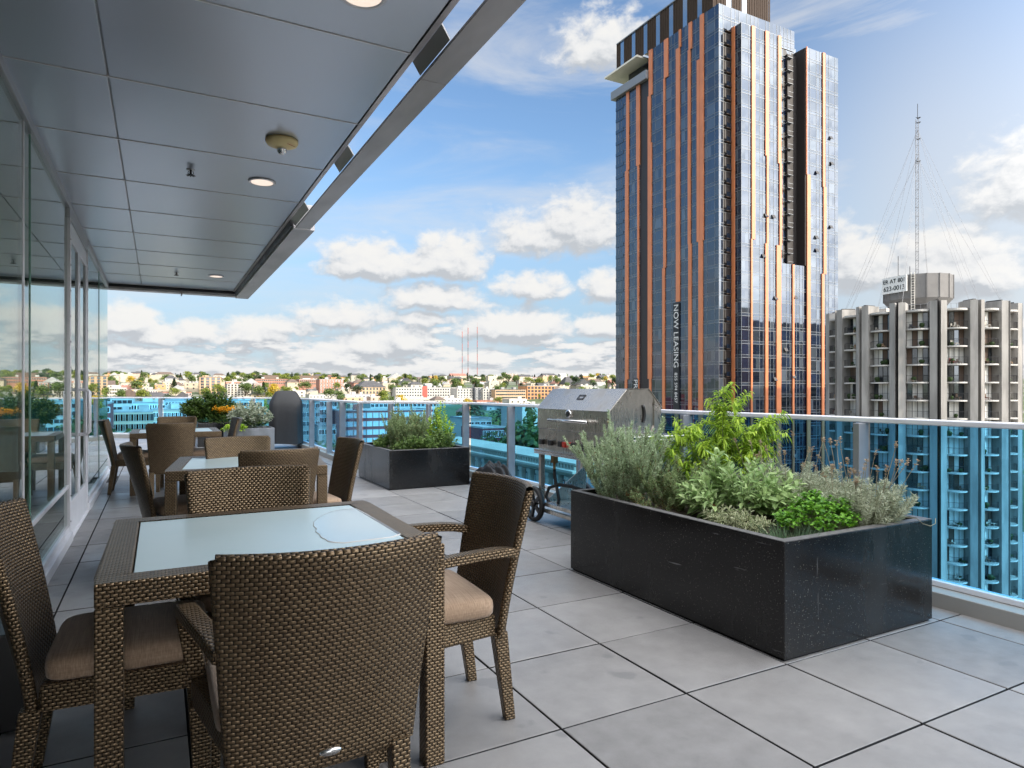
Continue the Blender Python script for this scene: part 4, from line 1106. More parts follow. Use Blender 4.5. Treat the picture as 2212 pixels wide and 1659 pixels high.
def big_tower():
    e = empty('apartment_tower', (122, 118, -38), 0, 'tall dark glass apartment tower with vertical orange strips and a brown crown', 'tower')
    off = Matrix.Translation((-122, -118, 38))
    def add(mb, name, m, parent=None, **k):
        o = mb.build(name, m, parent or e, **k)
        if parent is None: o.matrix_parent_inverse = off
        return o
    XA = 104.9; ZB = -38.0
    def Yl(u): return XA/math.tan(az(u))
    u6 = lambda x: 1287.6 + .2614*x
    u7 = lambda x: 1287.6 + .3022*x
    z6 = lambda y, Z: CH + (HV - .2614*y)/F*Z
    z7 = lambda y, Z: CH + (HV - 406.6 - .3022*y)/F*Z
    def Zl(u): t = (u-U0)/F; return XA/(SN + CS*t)
    YE = 138.5; YC = 102.8
    ys1, ys2 = Yl(u6(438)), Yl(u6(366))          # dark slot between them (ys1 nearer)
    # cores (solid bodies behind the glass)
    mb = MB(); mb.box(XA+.1, 139.8, YC+.1, YE-.1, ZB, 76); mb.box(XA+.1, 139.8, YC+.1, YE-.1, 76, 78.5); mb.box(XA+.1, 126, YC+.1, ys1-.1, 78.5, 83.2); add(mb, 'core', M['slot_dark'])
    mb = MB(); mb.box(108.6, 120.4, 100.1, 102.85, ZB, 78.7); mb.box(129.3, 139.8, 100.1, 102.85, ZB, 78.7); mb.box(120.4, 129.3, 100.3, 102.85, ZB, 29.2); add(mb, 'bay_core', M['slot_dark'])
    # left (shaded) glass, looks to -X
    ysl = ys1
    for (ya, yb, z0, z1, sd) in ((YC, ysl, ZB, 83.5, 1), (ys2, YE, ZB, 76.8, 2)):
        g, m = curtain(Vector((XA, yb, 0)), (0, -1, 0), yb-ya, z0, z1, (-1, 0, 0), sd, pw=1.15)
        c = add(g, 'curtain_wall', CW(), uv=False, rnd=True); add(m, 'mullions', M['mullion'], c)
    # recessed dark slot with floor edges
    mb = MB(); mb.box(XA+2.2, XA+2.4, ys1+.01, ys2-.01, ZB, 83.4)
    for k in range(41): z = 81.5-2.95*k; mb.box(XA+.5, XA+2.19, ys1+.02, ys2-.02, z-.18, z)
    add(mb, 'balcony_slot', M['slot_dark'])
    # roof line of the left shoulder and the white soffit over it
    mb = MB(); mb.box(XA-.9, XA+8, ys2-3.2, YE+1.2, 76.85, 79.0); add(mb, 'shoulder_parapet', M['tower_grey'], bevel=.1)
    mb = MB(); mb.box(XA+2.5, XA+30, ys2-3.0, YE-2, 79.0, 83.0); add(mb, 'penthouse', M['cw_dark'], uv=False)
    mb = MB(); mb.box(XA-1.6, XA+12, ys2-.6, YE+3.0, 83.1, 83.55); add(mb, 'soffit_canopy', M['soffit_white'])
    # brown crown with blue slots, rounded end
    mb = MB(); path = [(XA+.05, 138.2), (XA+.05, 104.6), (107, 104.2), (118, 104.2), (122.5, 105.0), (125.2, 107.0), (126.6, 110.0), (126.8, 114), (126.8, 138.2)]
    zc0, zc1 = 83.56, 91.0; rr = random.Random(2)
    for k, (a, b) in enumerate(zip(path[:-1], path[1:])):
        a, b = Vector(a), Vector(b); L = (b-a).length; n = max(1, round(L/1.5)); nd = Vector(((b-a).y, -(b-a).x)).normalized()
        for i in range(n):
            p, q = a.lerp(b, i/n), a.lerp(b, (i+1)/n); blue = (i % 3 == 1 and n > 3) or (n <= 3 and k % 2 == 0 and i == 0)
            o = 0 if blue else .12
            w = (p.lerp(q, .12), p.lerp(q, .88)) if blue else (p, q)
            top = zc1 + (2.6 if k >= 2 else 0)
            mb.face(((p.x, p.y, zc0), (q.x, q.y, zc0), (q.x, q.y, top), (p.x, p.y, top))[::1], 1 if blue else 0, rnd=rr.random())
            if not blue:
                for f in (.0, .5):
                    s = p.lerp(q, f); s2 = p.lerp(q, f+.08)
                    mb.box(min(s.x, s2.x)-.09, max(s.x, s2.x)+.09, min(s.y, s2.y)-.09, max(s.y, s2.y)+.09, zc0, top, 0)
    add(mb, 'crown_screen', [M['crown_brown'], M['crown_blue']], uv=False, rnd=True)
    mb = MB(); mb.prism([(x, y) for x, y in path][::-1], 90.6, 90.8); add(mb, 'roof', M['r_grey'])
    mb = MB(); mb.box(XA-.10, XA+.30, 104.7, 138.3, 91.0, 91.25); mb.box(XA+.3, XA+.5, 104.7, 138.3, 91.0, 91.2); add(mb, 'crown_cap', M['tower_grey'])
    # near corner: pale glass return and balcony stack
    g, m = curtain(Vector((XA, YC, 0)), (1, 0, 0), 3.6, ZB, 83.5, (0, -1, 0), 5, pw=1.2, holes=((1.6, 3.6, ZB, 78),))
    c = add(g, 'curtain_wall', CW(), uv=False, rnd=True); add(m, 'mullions', M['mullion'], c)
    g, m = curtain(Vector((XA+3.6, YC, 0)), (1, 0, 0), 20, 78.8, 83.5, (0, -1, 0), 6, pw=1.2)
    c = add(g, 'curtain_wall', CW(), uv=False, rnd=True); add(m, 'mullions', M['mullion'], c)
    mb = MB(); mb.box(XA+1.65, XA+3.58, YC-.015, YC+.05, ZB, 78); add(mb, 'corner_slot', M['slot_dark'])
    for k in range(40):
        z = 78.0-2.95*k; mb = MB(); mb.box(XA+1.7, XA+3.2, YC-.55, YC-.02, z-.14, z); bl = add(mb, 'corner_balcony', M['crown_brown'])
        mb = MB(); mb.box(XA+1.72, XA+3.1, YC-.55, YC-.51, z, z+.95); mb.build('balcony_glass', M['cw_dark'], bl, uv=False)
    # return wall of the front bay (looks to -X)
    XB = 108.5
    g, m = curtain(Vector((XB, YC, 0)), (0, -1, 0), YC-100, ZB, 79.0, (-1, 0, 0), 7, pw=.9)
    c = add(g, 'curtain_wall', CW(), uv=False, rnd=True); add(m, 'mullions', M['mullion'], c)
    mb = MB(); mb.box(XB-.22, XB-.01, 101.7, 102.55, ZB, 79.0); add(mb, 'cladding_strip', M['orange'])
    # front (sunlit) faces, look to -Y
    for (xa, xb, y, z0, z1, sd) in ((108.5, 120.5, 100, ZB, 79.0, 8), (120.5, 129.1, 102.9, 29.3, 79.6, 9), (120.5, 129.1, 100.2, ZB, 29.3, 10), (129.1, 140.0, 100, ZB, 78.8, 11)):
        g, m = curtain(Vector((xa, y, 0)), (1, 0, 0), xb-xa, z0, z1, (0, -1, 0), sd, pw=1.1)
        c = add(g, 'curtain_wall', CW(), uv=False, rnd=True); add(m, 'mullions', M['mullion'], c)
    # brown cheek and balcony grid of the front recess
    mb = MB(); mb.box(128.6, 129.05, 100.05, 102.85, 29.4, 78.6); mb.box(125.6, 128.6, 102.3, 102.8, 29.4, 77.5); add(mb, 'recess_cheek', M['slot_dark'])
    for k in range(17):
        z = 76.5-2.95*k; mb = MB(); mb.box(125.0, 126.6, 101.6, 102.28, z-.10, z); mb.box(125.0, 126.6, 101.56, 101.6, z+.92, z+.99); add(mb, 'recess_balcony', M['mullion'])
    # orange strips: left face by (zoom-x range, z range)
    def sl(parts):
        for (xa, xb, za, zb) in parts:
            ya, yb = sorted((Yl(u6(xa)), Yl(u6(xb)))); mb = MB(); mb.box(XA-.28, XA-.02, ya, yb, za, zb); add(mb, 'cladding_strip', M['orange'])
    c67 = lambda x: x*.3022/.2614      # lower survey column -> upper one
    sl([(255, 275, 57, 76.8), (246, 270, 4, 57), (243, 259, ZB, 4)])
    sl([(337, 365, 57, 76.8), (346, 358, ZB, 57)])
    sl([(441, 468, 72.5, 83.5), (433, 455, 61, 72.5), (433, 464, 4, 61), (445, 459, ZB, 4)])
    sl([(567, 598, 74.5, 83.5), (561, 574, 44, 74.5), (561, 580, 30, 44), (553, 572, ZB, 30)])
    sl([(690, 704, 79.5, 83.5), (666, 696, 21.5, 79.5), (654, 684, ZB, -3.5)])
    sl([(770, 796, 77.5, 83.5), (764, 784, 34, 77.5), (768, 792, ZB, 34)])
    sl([(864, 893, 34, 83.5), (838, 862, 34, 74), (852, 885, ZB, 34)])
    # banners on the left face
    def banner(u, zt, zb, lines, w):
        y = Yl(u); mb = MB(); mb.box(XA-.34, XA-.05, y-w/2, y+w/2, zb, zt); b = add(mb, 'banner', M['black_paint'])
        for body, z, size in lines:          # reads downward, faces -X
            o = text_obj('lettering', body, size, M['white_paint'], b, (0, 0, 0), (0, 0, 0), .01, 'LEFT')
            o.matrix_basis = Matrix.Translation((XA-.37, y, z)) @ Matrix(((0, 0, -1), (0, -1, 0), (-1, 0, 0))).to_4x4()
    yb = u6(669)
    banner(yb, 21.3, -3.4, [('NOW LEASING', 21.0, 2.15), ('855 594 8457', 5.3, 1.25)], 1.9)
    banner(u7(290), 4.2, -14, [('PREMIERE ON PINE', 4.0, 2.1)], 1.9)
    # strips on the sunlit faces
    def sr(Yp, parts):
        for (xa, xb, za, zb) in parts:
            x0, x1 = at_y(u6(xa), 500, Yp).x, at_y(u6(xb), 500, Yp).x; mb = MB(); mb.box(x0, x1, Yp-.26, Yp-.02, za, zb); add(mb, 'cladding_strip', M['orange'])
    sr(100, [(1281, 1308, 33.5, 79), (1275, 1287, ZB, 33.5)])
    sr(100, [(1394, 1422, 52, 79), (1404, 1420, 33, 52), (1393, 1416, ZB, 33)])
    sr(100, [(1499, 1524, 51, 79), (1511, 1530, 33, 51), (1486, 1523, ZB, 33)])
    sr(102.9, [(1604, 1634, 49, 68), (1622, 1640, 29.3, 49)]); sr(100.2, [(1618, 1632, ZB, 29.3)])
    sr(100, [(1738, 1766, ZB, 50), (1733, 1738, 50, 78.8)])
    sr(100, [(1868, 1887, 48, 78.8), (1874, 1897, 28, 48), (1860, 1880, ZB, 28)])
    # open vent windows
    rr = random.Random(15)
    for k in range(20):
        x = rr.choice((rr.uniform(110, 119.5), rr.uniform(122, 128), rr.uniform(131, 138.5))); y = 100 if not 120.5 < x < 129.1 else 100.2
        z = 78.8-2.95*rr.randint(4, 34)-1.0 if y == 100 else 29.3-2.95*rr.randint(1, 16)-1.0
        mb = MB(); w = .5
        mb.raw([(x-w, y-.06, z), (x+w, y-.06, z), (x+w, y-.45, z-.75), (x-w, y-.45, z-.75), (x-w, y-.10, z+.04), (x+w, y-.10, z+.04), (x+w, y-.49, z-.71), (x-w, y-.49, z-.71)], ((0,3,2,1),(4,5,6,7),(0,1,5,4),(1,2,6,5),(2,3,7,6),(3,0,4,7)))
        add(mb, 'vent_window', M['slot_dark'], uv=False)
    # corner balconies at the far left edge, open to the sky beyond
    for k in range(27):
        z = 73.8-2.95*k; mb = MB(); mb.box(XA-.12, XA-.03, YE-3.2, YE+.05, z-.12, z+.75); add(mb, 'edge_balcony', M['cw_spandrel'], uv=False)
big_tower()

def round_tower():
    A0 = R(59.75); D = 131.5
    cx, cy = D*math.sin(A0), D*math.cos(A0); RR = 13.2; ZT = 13.4; FH = 2.72; NF = 17
    e = empty('round_tower', (cx, cy, -38), 0, 'round concrete apartment tower with vertical fins and curved balconies', 'tower')
    def at(phi, r): return Vector((math.sin(phi)*r, math.cos(phi)*r))       # phi clockwise from +Y
    face = A0 + math.pi                                                     # direction from the tower to the terrace
    st = R(22.5); ZL = 38.0                                                 # local z = world + 38
    def b(mb, name, m, parent=None, **k): return mb.build(name, m, parent or e, **k)
    mb = MB(); n = 48; rings = [(RR-2.2, 0), (RR-2.2, ZT+ZL-.3)]
    mb.lathe(rings, 64, sm=False); b(mb, 'core', M['concrete_dark'])
    mb = MB(); mb.lathe([(0, ZT+ZL+.02), (RR-1.2, ZT+ZL+.02), (RR-1.2, ZT+ZL-.25), (RR-2.2, ZT+ZL-.25)][::-1], 64, sm=False); b(mb, 'roof', M['slab_edge'])
    visible = range(-6, 7)
    rr = random.Random(77)
    for k in range(16):
        ph = face + st*(k-7.5)
        dlt = abs(k-7.5)
        if dlt > 5.2: continue
        mb = MB()
        for s in (-1, 1):                                                   # pair of splayed slabs with a dark gap
            a0 = ph + s*R(1.0); a1 = ph + s*R(4.6)
            P = [at(a0, RR-2.3), at(a1, RR-2.3), at(a1, RR+.55), at(a0, RR+.95)]
            if s < 0: P = P[::-1]
            mb.prism([(p.x, p.y) for p in P][::-1], 0, ZT+ZL+1.35)
        f = b(mb, 'concrete_fin', M['concrete'], weld=True)
        mb = MB(); P = [at(ph-R(.98), RR-2.3), at(ph+R(.98), RR-2.3), at(ph+R(.98), RR-.1), at(ph-R(.98), RR-.1)]
        mb.prism([(p.x, p.y) for p in P][::-1], 0, ZT+ZL+1.6); mb.build('fin_gap', M['slot_dark'], f, weld=True)
        # bay between this fin and the next
        pa, pb = ph + R(4.7), ph + st - R(4.7)
        if dlt > 4.6: continue
        w = MB(); dr = MB(); rail_any = False
        for fl in range(NF):
            zt = ZT+ZL-FH*fl-.26; zb = zt-FH+.26; nn = 4
            for i in range(nn):
                a, c = pa+(pb-pa)*i/nn, pa+(pb-pa)*(i+1)/nn
                p, q = at(a, RR-.95), at(c, RR-.95); r = rr.random()
                mi = 1 if (rr.random() < (.68 if fl not in (0, 1, 3) else .25)) else (3 if rr.random() < .45 else 0)
                w.face(((p.x, p.y, zb), (q.x, q.y, zb), (q.x, q.y, zt), (p.x, p.y, zt))[::-1], mi, rnd=r)
                m0, m1 = at(a-R(.18), RR-.90), at(a+R(.18), RR-.90)
                w.face(((m0.x, m0.y, zb), (m1.x, m1.y, zb), (m1.x, m1.y, zt), (m0.x, m0.y, zt))[::-1], 2)
        b(w, 'window_bay', [M['win'], M['curtain_white'], M['black_paint'], M['w_brown']], uv=False, rnd=True)
        for fl in range(NF):
            zt = ZT+ZL-FH*fl; nn = 8
            mb = MB(); ro = []
            for i in range(nn+1):
                a = pa+(pb-pa)*i/nn; s = (i/nn)*2-1; ro.append(at(a, RR+.10+.75*(1-s*s)))
            ri = [at(pa+(pb-pa)*i/nn, RR-1.5) for i in range(nn, -1, -1)]
            poly = [(p.x, p.y) for p in ro+ri]
            if fl == 0: mb.prism(poly[::-1], zt-.16, zt+.14)
            else: mb.prism(poly[::-1], zt-.22, zt)
            sl = b(mb, 'balcony', M['slab_edge'], weld=True)
            if fl == 0: continue
            mb = MB()
            pts = [Vector((*at(pa+(pb-pa)*i/nn, RR+.02+.75*(1-((i/nn)*2-1)**2)), zt)) for i in range(nn+1)]
            mb.tube([p+Vector((0, 0, 1.0)) for p in pts], .024, 4, sm=False)
            for i in range(0, 3*nn+1):
                x = i/3; k0 = min(int(x), nn-1); p = pts[k0].lerp(pts[k0+1], x-k0); mb.tube([p, p+Vector((0, 0, 1.0))], .011, 3, cap=False, sm=False)
            mb.build('balcony_railing', M['dark_metal'], sl, uv=False)
            for q in range(rr.choice((0, 1, 1, 2, 2, 3))):                  # things kept on balconies
                a = pa+(pb-pa)*rr.uniform(.15, .85); p = at(a, RR-.35)
                it = MB(); hh = rr.uniform(.5, .95); ww = rr.uniform(.2, .42)
                kind = rr.random()
                if kind < .5: it.lathe([(0, 0), (ww*.6, 0), (ww*.75, hh*.4), (ww*1.1, hh*.6), (ww*.8, hh), (0, hh*1.1)], 8)
                else:
                    it.box(-ww, ww, -ww, ww, hh*.42, hh*.5); it.box(-ww, ww, ww-.06, ww, hh*.5, hh*1.05)
                    for sx in (-1, 1):
                        for sy in (-1, 1): it.box(sx*ww-.03, sx*ww+.03, sy*ww-.03, sy*ww+.03, 0, hh*.42)
                col = rr.choice(('w_white', 'w_dark grey', 'w_brown', 'tr_green', 'w_tan', 'w_white', 'w_dark red'))
                o = it.build('balcony_pot' if kind < .5 else 'balcony_chair', M[col] if kind >= .5 else M['tr_green'], sl, uv=False); o.location = (p.x, p.y, zt)
    # roof drum on its core
    dr = 5.1; zd0, zd1 = 15.9+ZL, 20.3+ZL
    mb = MB(); mb.lathe([(3.6, ZT+ZL), (3.6, zd0)], 16, sm=False); b(mb, 'drum_neck', M['concrete_dark'])
    mb = MB(); n = 16
    mb.lathe([(0, zd0-.4), (dr*.86, zd0-.4), (dr, zd0+.5), (dr, zd1), (dr-.3, zd1), (dr-.3, zd1-.4), (0, zd1-.4)], n, sm=False)
    for k in range(n):
        a = 2*math.pi*k/n; mb.box(dr-.10, dr+.10, -.09, .09, zd0+.5, zd1+.02, M=Matrix.Rotation(a, 4, 'Z'))
    drum = b(mb, 'roof_drum', M['drum_panel'])
    ph = face + R(40); c = at(ph, dr+.10); tang = Vector((math.cos(ph), -math.sin(ph)))
    mb = MB(); hw = 2.35
    def bp(x, o, z): p = at(ph, dr+o) + tang*x; return (p.x, p.y, z)
    vs = [bp(-hw, -.05, zd1-2.75), bp(hw, -.05, zd1-2.75), bp(hw, .12, zd1-2.75), bp(-hw, .12, zd1-2.75), bp(-hw, -.05, zd1-.05), bp(hw, -.05, zd1-.05), bp(hw, .12, zd1-.05), bp(-hw, .12, zd1-.05)]
    mb.raw(vs, ((0,3,2,1),(4,5,6,7),(0,1,5,4),(1,2,6,5),(2,3,7,6),(3,0,4,7))); sg = b(mb, 'sign_board', M['white_paint'], weld=True)
    xdir = -tang; nd = at(ph, 1)
    Mr = Matrix(((xdir.x, 0, nd.x), (xdir.y, 0, nd.y), (0, 1, 0))).to_4x4()
    for body, z, size in (('ER AT 801', zd1-.80, .98), ('623-0013', zd1-2.0, 1.08)):
        o = text_obj('lettering', body, size, M['black_paint'], sg, (0, 0, 0), (0, 0, 0), .03)
        p = at(ph, dr+.135); o.matrix_basis = Matrix.Translation((p.x, p.y, z)) @ Mr
    mb = MB()                                                              # ladder beside the sign
    p0 = at(face+R(7), dr+.22); t = Vector((math.cos(face+R(7)), -math.sin(face+R(7))))*.25
    for s in (-1, 1): mb.tube([(p0.x+s*t.x, p0.y+s*t.y, ZT+ZL), (p0.x+s*t.x, p0.y+s*t.y, zd1+.3)], .05, 4, sm=False)
    for k in range(16): z = ZT+ZL+.4+k*.42; mb.tube([(p0.x-t.x, p0.y-t.y, z), (p0.x+t.x, p0.y+t.y, z)], .035, 4, sm=False)
    b(mb, 'roof_ladder', M['soffit_white'], uv=False)
    mb = MB()
    for i in range(40):
        a = face + R(-78+i*4); p = at(a, RR-1.6); mb.tube([(p.x, p.y, ZT+ZL), (p.x, p.y, ZT+ZL+1.15)], .03, 3, cap=False, sm=False)
    mb.tube([(*at(face+R(-78+i*4), RR-1.6), ZT+ZL+1.15) for i in range(40)], .03, 4, sm=False); b(mb, 'roof_railing', M['mast_grey'], uv=False)
    mb = MB()
    for a, r0, s in ((-50, 9, .8), (28, 9.6, .6), (-14, 10.2, .9), (60, 9, .7)):
        p = at(face+R(a), r0); mb.box(p.x-s, p.x+s, p.y-s, p.y+s, ZT+ZL, ZT+ZL+1.3*s+.3)
    b(mb, 'roof_vent', M['r_white'])
    # lattice mast with guy wires
    m = empty('radio_mast', (cx, cy, zd1-ZL), 0, 'slender lattice radio mast with guy wires on the drum of the round tower', 'mast')
    H = 27.0; w = .28; legs = [(w, 0), (-w*.5, w*.87), (-w*.5, -w*.87)]
    mb = MB()
    for x, y in legs: mb.tube([(x, y, -.4), (x, y, H)], .045, 4, sm=False)
    nz = 54
    for k in range(nz):
        z0, z1 = H*k/nz, H*(k+1)/nz
        for i in range(3):
            a, c = legs[i], legs[(i+1) % 3]; mb.tube([(*a, z0), (*c, z1)], .022, 3, cap=False, sm=False)
            if k % 3 == 0: mb.tube([(*a, z0), (*c, z0)], .03, 3, cap=False, sm=False)
    mb.build('lattice', M['mast_grey'], m, uv=False)
    mb = MB(); mb.tube([(0, 0, H), (0, 0, H+2.6)], .05, 5, sm=False)
    for z in (H-.6, H+.2, H-3.4, H-7.2):
        mb.tube([(-.5, 0, z), (.5, 0, z)], .05, 4, sm=False); mb.tube([(.35, -.3, z+.1), (.35, .3, z+.1)], .09, 5, sm=False)
    mb.build('antenna', M['dark_metal'], m, uv=False)
    for k, (a, hz) in enumerate([(k2*45+10, h2) for k2 in range(8) for h2 in (H-1.8, H-6.5)]):
        p = at(R(a)+face, RR-1.0); mb = MB(); q = Vector((p.x, p.y, ZT-(zd1-ZL)+.3)); s = Vector((0, 0, hz)); P = []
        for i in range(9):
            t = i/8; v = q.lerp(s, t); v.z -= .35*math.sin(math.pi*t); P.append(v)
        mb.tube(P, .018, 3, cap=False, sm=False); mb.build('guy_wire', M['mast_grey'], m, uv=False)
    for u, hgt, lab in ((1931, 3.4, 'small spiky aerial above the white sign on the drum'), (1983-17, 1.4, 'short spiky aerial beside the foot of the lattice mast')):
        ph2 = face + (R(38) if u < 1950 else R(14)); p = at(ph2, dr-.6)
        a = empty('roof_aerial', (cx+p.x, cy+p.y, zd1-ZL-.4), 0, lab, 'aerial', 'aerials on the drum roof')
        mb = MB(); mb.tube([(0, 0, 0), (0, 0, hgt+.4)], .05, 4, sm=False)
        mb.build('pole', M['dark_metal'], a, uv=False)
        mb = MB()
        for q in range(3):
            z = hgt*(.45+.27*q); mb.tube([(-.9, -.6, z-.2), (.9, .6, z+.2)], .035, 4, sm=False)
        mb.build('antenna_arm', M['dark_metal'], a, uv=False)
round_tower()
# ---------------------------------------------------------------- terrain
PROF = [(0,-38),(270,-38),(400,-27),(500,-17),(600,-8.5),(700,-2.5),(800,3),(1000,11),(1200,16),(1500,21),(2000,25),(2600,24),(5200,10),(9000,0)]
from mathutils import noise as mnoise
def prof(r):
    for (a, za), (b, zb) in zip(PROF[:-1], PROF[1:]):
        if r <= b: return za+(zb-za)*(r-a)/(b-a)
    return PROF[-1][1]
def ground_z(x, y):
    r = math.hypot(x, y); k = min(1, max(0, (r-350)/500))
    return prof(r) + k*3.5*mnoise.noise(Vector((x/260, y/260, 0)))
def m_ground():
    m, t, out = new_mat('city_ground')
    co = t.n('ShaderNodeTexCoord').outputs['Object']
    a = t.noise(co, .035, 6, .6); b = t.noise(co, .009, 4)
    c = t.ramp(a, [(.30, (.035, .06, .02)), (.45, (.075, .10, .035)), (.52, (.16, .155, .13)), (.60, (.12, .12, .115)), (.72, (.24, .22, .19))])
    c = t.mix(t.ss(b, .42, .6), c, (.06, .085, .03, 1))
    pbr(t, out, Base_Color=c, Roughness=.95); return m
M['ground'] = m_ground()
mb = MB(); NA, rs = 180, [0]+[20*1.055**k for k in range(118)]
vs = []
for r in rs:
    for k in range(NA):
        a = 2*math.pi*k/NA; x, y = r*math.sin(a), r*math.cos(a); vs.append((x, y, ground_z(x, y)))
fs = [(j*NA+k, j*NA+(k+1)%NA, (j+1)*NA+(k+1)%NA, (j+1)*NA+k) for j in range(len(rs)-1) for k in range(NA)]
mb.raw(vs, [f[::-1] for f in fs], 0, True)
tag(mb.build('ground', M['ground'], uv=False), 'city ground rising to the far green hillside', 'ground', kind='structure')
def strip(name, x0, x1, y0, y1, lift, m, label, n=60):
    mb = MB(); nx = 4
    mb.grid(lambda a, b: Vector((x0+(x1-x0)*a, y0+(y1-y0)*b, ground_z(x0+(x1-x0)*a, y0+(y1-y0)*b)+lift)), nx, n)
    tag(mb.build(name, m, uv=False), label, name, kind='structure')
strip('road', 16, 30, -60, 420, .12, M['asphalt'], 'street below the terrace running towards the hill')
strip('pavement', 12, 15.9, -60, 420, .25, M['sidewalk'], 'pavement along the terrace building')
strip('pavement', 30.1, 36, -60, 420, .25, M['sidewalk'], 'pavement on the far side of the street')
strip('plaza', 36.2, 210, -60, 175, .20, M['sidewalk'], 'paved ground around the two towers', 40)
strip('road', 60, 76, -60, 260, .32, M['asphalt'], 'second street between the stone building and the towers')
strip('road', -20, 210, 176, 190, .34, M['asphalt'], 'cross street beyond the striped tower', 6)
for k in range(26):
    y = 30+k*13
    if k < 14: strip('road_marking', 22.8, 23.2, y, y+6, .16, M['white_paint'], 'white lane dash on the street', 2)

# ---------------------------------------------------------------- buildings
WCACHE = {}
def window_mesh(w, h, fm, gm):
    k = (round(w, 2), round(h, 2), fm, gm)
    if k not in WCACHE:
        mb = MB(); f = min(.14, w*.12)
        mb.face(((-w/2, -.03, 0), (w/2, -.03, 0), (w/2, -.03, h), (-w/2, -.03, h)), 1, rnd=.5)
        for a, b, c, d in ((-w/2-f, w/2+f, -f, .02), (-w/2-f, w/2+f, h-.02, h+f), (-w/2-f, -w/2+.02, .02, h-.02), (w/2-.02, w/2+f, .02, h-.02), (-.04, .04, .02, h-.02)):
            mb.box(a, b, -.10, -.002, c, d)
        me = bpy.data.meshes.new('window'); me.from_pydata(mb.v, [], mb.f); me.materials.append(M[fm]); me.materials.append(M[gm])
        me.polygons.foreach_set('material_index', mb.m)
        a = me.attributes.new('rnd', 'FLOAT', 'FACE'); a.data.foreach_set('value', mb.r); WCACHE[k] = me
    return WCACHE[k]
FOOT = []
NB = [0]
def building(name, label, x0, x1, y0, d, zt, wall, roof='flat', rm='r_grey', cols=0, rows=0, ww=1.3, wh=1.5, fm='white_paint', gm='win', bands=0, band_m='win', group=None, cat='building', side=False, skip=0.0, extra=None, zb=None):
    """wall box x0..x1, front face y0, depth d, top zt; stands on the ground"""
    cx = (x0+x1)/2; zg = min(ground_z(x0, y0), ground_z(x1, y0)) if zb is None else zb
    zg -= 1.0; FOOT.append((cx, y0+d/2, max(x1-x0, d)/2))
    e = empty(name, (cx, y0, zg), 0, label, cat, group); w = (x1-x0)/2; H = zt-zg; NB[0] += 1
    rr = random.Random(int(x0*7+y0*13))
    mb = MB(); mb.box(-w, w, 0, d, 0, H); mb.build('wall', M['w_'+wall], e)
    mb = MB()
    if roof == 'flat':
        t = .35; p = .5
        mb.box(-w-.08, w+.08, -.08, t, H, H+p); mb.box(-w-.08, w+.08, d-t, d+.08, H, H+p); mb.box(-w-.08, -w+t, t, d-t, H, H+p); mb.box(w-t, w+.08, t, d-t, H, H+p); mb.box(-w+t, w-t, t, d-t, H+.005, H+.12)
        r = mb.build('roof', M[rm], e)
        if w > 5:
            mb = MB()
            for q in range(rr.randint(1, 3)):
                a = rr.uniform(-w*.7, w*.5); b = rr.uniform(d*.3, d*.6); s = rr.uniform(1, 2.2); mb.box(a, a+s*1.6, b, b+s*1.3, H+.12, H+.9+s*.8)
            mb.build('rooftop_unit', M[rr.choice(('r_white', 'r_grey', 'w_'+wall))], r)
    elif roof == 'hip':
        o = .5; k = min(w, d/2)*.75; rh = extra or k*.75
        P = [(-w-o, -o, H), (w+o, -o, H), (w+o, d+o, H), (-w-o, d+o, H)]; Q = [(-w+k, k, H+rh), (w-k, k, H+rh), (w-k, d-k, H+rh), (-w+k, d-k, H+rh)]
        mb.raw(P+Q, ((0,3,2,1),(4,5,6,7),(0,1,5,4),(1,2,6,5),(2,3,7,6),(3,0,4,7))); mb.build('roof', M[rm], e)
    else:                                          # gable
        o = .5; rh = extra or d*.32
        if rr.random() < .5 or w*2 > d*1.5:
            vs = [(-w-o, -o, H), (w+o, -o, H), (w+o, d+o, H), (-w-o, d+o, H), (-w-o, d/2, H+rh), (w+o, d/2, H+rh)]; fs = ((0,3,2,1),(0,1,5,4),(2,3,4,5),(0,4,3),(1,2,5))
        else:
            rh = w*.75
            vs = [(-w-o, -o, H), (w+o, -o, H), (w+o, d+o, H), (-w-o, d+o, H), (0, -o, H+rh), (0, d+o, H+rh)]; fs = ((0,3,2,1),(0,4,5,3),(1,2,5,4),(0,1,4),(2,3,5))
        mb.raw(vs, fs); mb.build('roof', M[rm], e)
    if bands:
        fh = (zt-max(zg+1, zt-bands*3.1))/bands
        for k in range(bands):
            z = H-fh*k-.75; mb = MB(); mb.box(-w+.6, w-.6, -.05, -.003, z-1.5, z)
            n = max(2, int(w))
            for q in range(n+1):
                x = -w+.6+(2*w-1.2)*q/n; mb.box(x-.06, x+.06, -.09, -.051, z-1.5, z, 1)
            mb.build('window_band', [M[band_m], M[fm]], e, uv=False, rnd=True)
    if cols and rows:
        fh = min(3.4, (H-1)/rows); me = window_mesh(ww, wh, fm, gm)
        for k in range(rows):
            for q in range(cols):
                if skip and rr.random() < skip: continue
                o = bpy.data.objects.new('window', me); COL.objects.link(o); o.parent = e
                o.location = (-w+2*w*(q+.5)/cols, 0, H-fh*(k+1)+(fh-wh)*.45)
        if side:
            ns = max(2, int(d/3.5))
            for k in range(rows):
                for q in range(ns):
                    o = bpy.data.objects.new('window', me); COL.objects.link(o); o.parent = e
                    o.location = (-w, d*(q+.5)/ns, H-fh*(k+1)+(fh-wh)*.45); o.rotation_euler = (0, 0, -math.pi/2)
    return e
